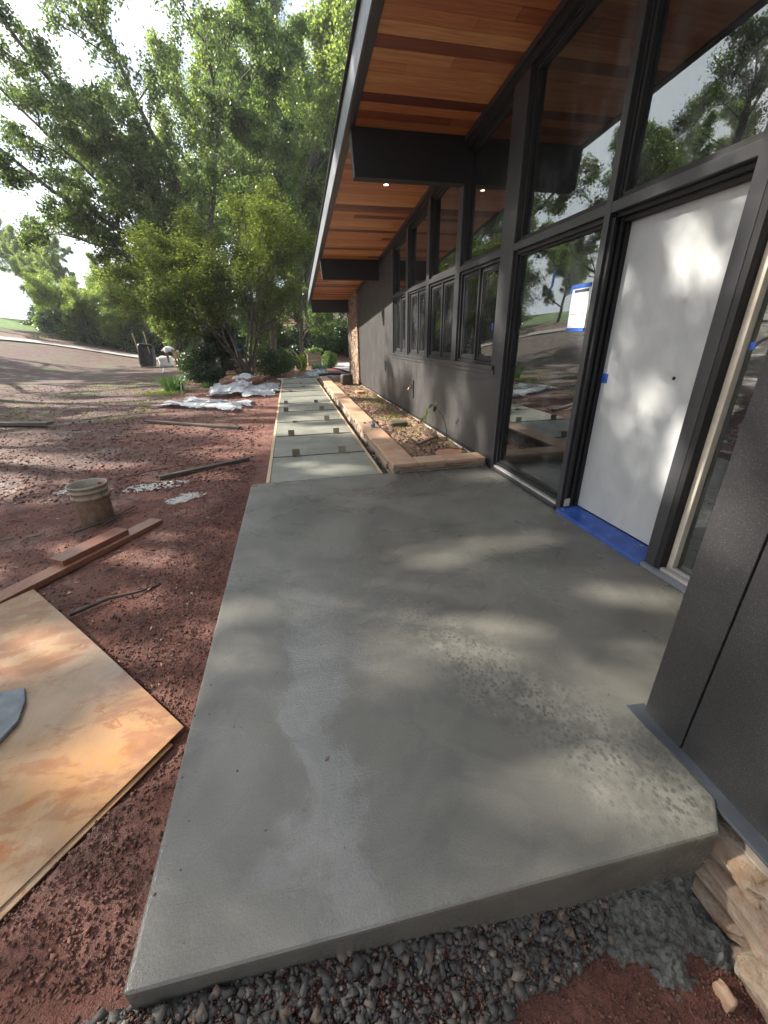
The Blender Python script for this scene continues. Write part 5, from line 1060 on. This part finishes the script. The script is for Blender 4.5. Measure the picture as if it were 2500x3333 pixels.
ux = [(-16.2, 43.5, .2, 1.0, 'leaf_bright', 'leaning young tree with dark slanting trunk at the left of the shrub row'), (-13.4, 42.5, 1.6, 1.05, 'leaf_bright', 'young bright tree next to the leaning one'), (-10.8, 41.5, 2.9, 1.1, 'leaf_bright', 'young tree behind the wheelbarrow'), (-8.0, 39.5, 4.1, 1.15, 'leaf_bright', 'young tree behind the worker'), (-5.6, 38, 5.0, 1.1, 'leaf_mid', 'young tree just left of the dark evergreen'), (-14.8, 46, 3.3, 1.2, 'leaf_bright', 'young tree in the second row at the left'), (-11.8, 45, .9, 1.35, 'leaf_bright', 'young tree in the second row behind the wheelbarrow'), (2.6, 34.5, 2.4, .8, 'leaf_mid', 'light green bushy tree seen under the roof overhang'), (-2.4, 36.5, 1.1, .95, 'leaf_mid', 'young tree between the maple stems and the woods'), (-18.6, 46, 2.0, .85, 'leaf_bright', 'young tree at the lawn edge'), (-19.8, 45.5, 4.6, 1.0, 'leaf_bright', 'young tree farthest left in the row, over the driveway'), (-17.6, 42.8, 5.6, .9, 'leaf_bright', 'low young tree in front at the left end of the row'), (-14.2, 41.2, 2.2, .95, 'leaf_bright', 'low young tree in front, left of the wheelbarrow'), (-9.6, 38.6, .4, .95, 'leaf_bright', 'low young tree in front, just behind the worker'), (-22.6, 51, 3.4, 1.0, 'leaf_bright', 'young tree standing alone on the lawn at the left edge'), (-13.0, 43.5, 4.4, 1.25, 'leaf_bright', 'tallest young tree in the row, under the oak limbs')]
for x, y, r, s_, cm, lab in ux:
    y += 1.5
    plant_tree('young_tree', smallA, (x, y, H(x, y) - .05), r, s_, lab, 'tree', GU, cm)
GB = 'shrubs in the row behind the driveway'
sx_ = [(-17.4, 42.6), (-15.2, 41.8), (-13.0, 41.2), (-11.2, 40.6), (-9.4, 39.6), (-7.6, 38.4), (-6.0, 37.2), (-4.4, 36.3), (-3.0, 35.2), (-1.4, 34.0), (.4, 33.0), (2.0, 31.6), (3.6, 30.4), (-20.5, 52), (-22.5, 53), (5.0, 29.6), (-12, 43.2), (-8.6, 41.4), (-19.4, 44.2), (-21.2, 45.0), (-18.4, 42.4), (-22.4, 47.5), (-24.2, 50.5), (-26.5, 55), (-21.0, 48.5)]
wh = ['at the left end', 'second from the left', 'third from the left', 'left of the wheelbarrow', 'behind the wheelbarrow', 'behind the worker', 'right of the worker', 'left of the dark evergreen', 'behind the dark evergreen', 'behind the maple trunks', 'right of the maple trunks', 'above the cedar planter', 'under the roof overhang', 'far away at the lawn edge', 'farthest away beyond the lawn', 'against the brick wall', 'in the second row left of the worker', 'in the second row behind the worker', 'over the driveway bend', 'leftmost over the driveway bend', 'low in front at the left end', 'on the lawn edge above the driveway bend', 'farther left on the lawn edge', 'leftmost on the lawn', 'between the lawn and the young trees']
for k, ((x, y), wl_) in enumerate(zip(sx_, wh)):
    y += 2.5 if k < 13 else 3
    s_ = rs.uniform(.95, 1.4); plant_tree('shrub', shr, (x, y, H(x, y) - .1), rs.rand() * 6, (s_ * 1.1, s_ * 1.1, s_), 'leafy shrub in the driveway row, ' + wl_, 'shrub', GB, ['leaf_shrub', 'leaf_mid', 'leaf_shrub', 'leaf_dark'][k % 4])
# --- trees seen only in the windows' reflections, up the slope at the left
GR = 'trees up the slope on the left side'
for k, (x, y, r, s_, t_) in enumerate([(-30, 4, .5, .75, 'A'), (-33, 12, 1.5, .85, 'B'), (-25, 27, 2.5, .85, 'A'), (-29, 33, 3.5, .95, 'B'), (-26.5, 46, 4.5, .7, 'A'), (-31, 50, 5.5, .6, 'B'), (-25, 20, .8, .85, 'A'), (-36, 40, 1.8, .75, 'B'), (-38, 60, 2.8, .8, 'A'), (-30, -6, 3.8, .8, 'B')]):
    plant_tree('slope_tree', TM[t_], (x, y, H(x, y) - .1), r, s_, 'tree on the left slope beyond the driveway, ' + ['straight left of the slab', 'left of the near walkway', 'inside the driveway bend', 'just above the driveway bend', 'at the top of the driveway bend', 'well above the driveway bend', 'left of the far walkway', 'on the upper slope', 'farthest up the slope', 'behind the camera'][k], 'tree', GR, ['leaf_mid', 'leaf_bright'][k % 2])
GN = 'unseen trees added behind the camera to block sky light'  # out of view, added to keep sky light off camera-facing sides
for x, y, r, s_, lab in [(-4.5, -9, .4, .85, 'added unseen tree behind the camera, left of the porch end'), (1.5, -10, 1.4, .95, 'added unseen tree straight behind the porch'), (7, -8.5, 2.4, .9, 'added unseen tree at the house corner behind the porch'), (-1.5, -15, 3.4, 1.1, 'added tall unseen tree in the second row behind the porch')]: plant_tree('oak_tree', oak, (x, y, -.4), r, s_, lab, 'tree', GN)
# --- garden shrubs at the end of the walkway
def small_bush(name, loc, rad3, seed, mat, n, L_, W2, label, cat='shrub', group=None, stems=6):
    rs_ = np.random.RandomState(seed); u = rs_.randn(n, 3); u /= np.linalg.norm(u, axis=1)[:, None]; rr = rs_.rand(n, 1) ** .4; c = u * rr
    lump = 1 + .35 * fbm(u[:, 0] * 2 + 5, u[:, 2] * 2 + u[:, 1], 1.5, 3, seed)[:, None]; c = c * lump * np.array(rad3); c[:, 2] += rad3[2] * .92; c = c[c[:, 2] > .02]
    V, F = leaf_quads(c, rs_, L_, W2); e = empty(name, loc, label, cat, group)
    npmesh('foliage', V, F, mat, e, loc); mb = MB()
    for k in range(stems):
        a = 6.283 * k / stems; mb.tube([loc, (loc[0] + rad3[0] * .3 * math.cos(a), loc[1] + rad3[1] * .3 * math.sin(a), loc[2] + rad3[2] * .7), (loc[0] + rad3[0] * .6 * math.cos(a), loc[1] + rad3[1] * .6 * math.sin(a), loc[2] + rad3[2] * 1.4)], [.03, .018, .006], 5, False)
    obj('stems', mb, 'bark', e, 0, True); return e
# dark evergreen: layered cone
rs_ = np.random.RandomState(3); n = 26000; hh = rs_.rand(n) ** .8; an = rs_.rand(n) * 6.283; env = (1 - hh) ** .65 * (1 + .25 * np.sin(hh * 26)) * (1 + .2 * np.sin(an * 3 + hh * 5)); r_ = 1.35 * env * rs_.rand(n) ** .35
C_ = np.stack([r_ * np.cos(an), r_ * np.sin(an) * .8, .05 + hh * 2.25 - .1 * r_], 1); V, F = leaf_quads(C_, rs_, .10, .035, .4)
ev = empty('evergreen_shrub', (-2.75, 18.6, -.12), 'dark conical evergreen shrub left of the maple trunks', 'shrub'); npmesh('foliage', V, F, 'leaf_dark', ev, WL[ev.name]); obj('trunk', MB().tube([(-2.75, 18.6, -.15), (-2.75, 18.6, 1.9)], [.06, .01], 7), 'bark', ev)
small_bush('shrub', (-3.75, 18.6, -.12), (.75, .6, .62), 71, 'leaf_shrub', 8000, .07, .045, 'rounded light green shrub left of the dark evergreen')
small_bush('shrub', (-3.0, 16.4, -.12), (.65, .5, .42), 72, 'leaf_dark', 8000, .055, .035, 'low glossy dark shrub in front of the evergreen')
small_bush('shrub', (-.75, 19.2, -.12), (.95, .7, .62), 73, 'leaf_shrub', 10000, .07, .04, 'broad dark green shrub right of the maple trunks')
small_bush('shrub', (-.15, 22.5, -.12), (.38, .35, .52), 74, 'leaf_yellow', 3500, .08, .05, 'yellow-green shrub behind the hose stand, the taller of two')
small_bush('shrub', (.55, 22.3, -.12), (.32, .3, .42), 75, 'leaf_yellow', 2500, .08, .05, 'smaller yellow-green shrub just right of the hose stand')
small_bush('planter_plants', (1.33, 24.55, .55), (.5, .42, .2), 76, 'leaf_mid', 2500, .09, .05, 'leafy plants growing out of the cedar planter box', 'plants')
small_bush('shrub', (2.1, 23.6, -.12), (.4, .4, .45), 77, 'leaf_mid', 3000, .09, .05, 'light green plant right of the cedar planter box')
for k, (x, y, n_, h_, m_, lab) in enumerate([(-3.75, 14.6, 150, .75, 'leaf_iris', 'tall green iris clump in front of the shrubs at the left'), (1.35, 20.9, 170, .62, 'leaf_blue', 'blue-green iris clump in front of the cedar planter'), (-2.9, 15.3, 40, .3, 'leaf_iris', 'short grassy clump beside the low dark shrub')]):
    e = blades('iris_clump', [(x, y, H(x, y), n_, h_, .035, .36 if k < 2 else .2, .75)], m_, 40 + k, None, lab, 'iris', None)
fl = empty('red_flower', (-4.0, 30.5, H(-4, 30.5)), 'small red flower cluster in front of the shrub row', 'flower'); obj('petals', MB().lathe([(0, 1.0), (.12, 1.05), (.16, 1.15), (.08, 1.28), (0, 1.3)], (-4.0, 30.5, 0), 9), 'red_flag', fl); obj('stem', MB().tube([(-4, 30.5, H(-4, 30.5)), (-4, 30.5, 1.05)], .01, 5), 'hose_green', fl)
# ------------------------------------------------------------------ air
hm = bpy.data.materials.new('haze_air'); hm.use_nodes = True; hn = hm.node_tree.nodes; hn.remove(hn['Principled BSDF'])
pv = hn.new('ShaderNodeVolumePrincipled'); pv.inputs['Color'].default_value = (.93, .96, 1, 1); pv.inputs['Density'].default_value = .0007; pv.inputs['Anisotropy'].default_value = .45
hm.node_tree.links.new(pv.outputs[0], hn['Material Output'].inputs['Volume']); MAT['haze'] = hm
tag(obj('haze', MB().box(-130, 65, -45, 150, -4, 44), 'haze', None), kind='stuff')
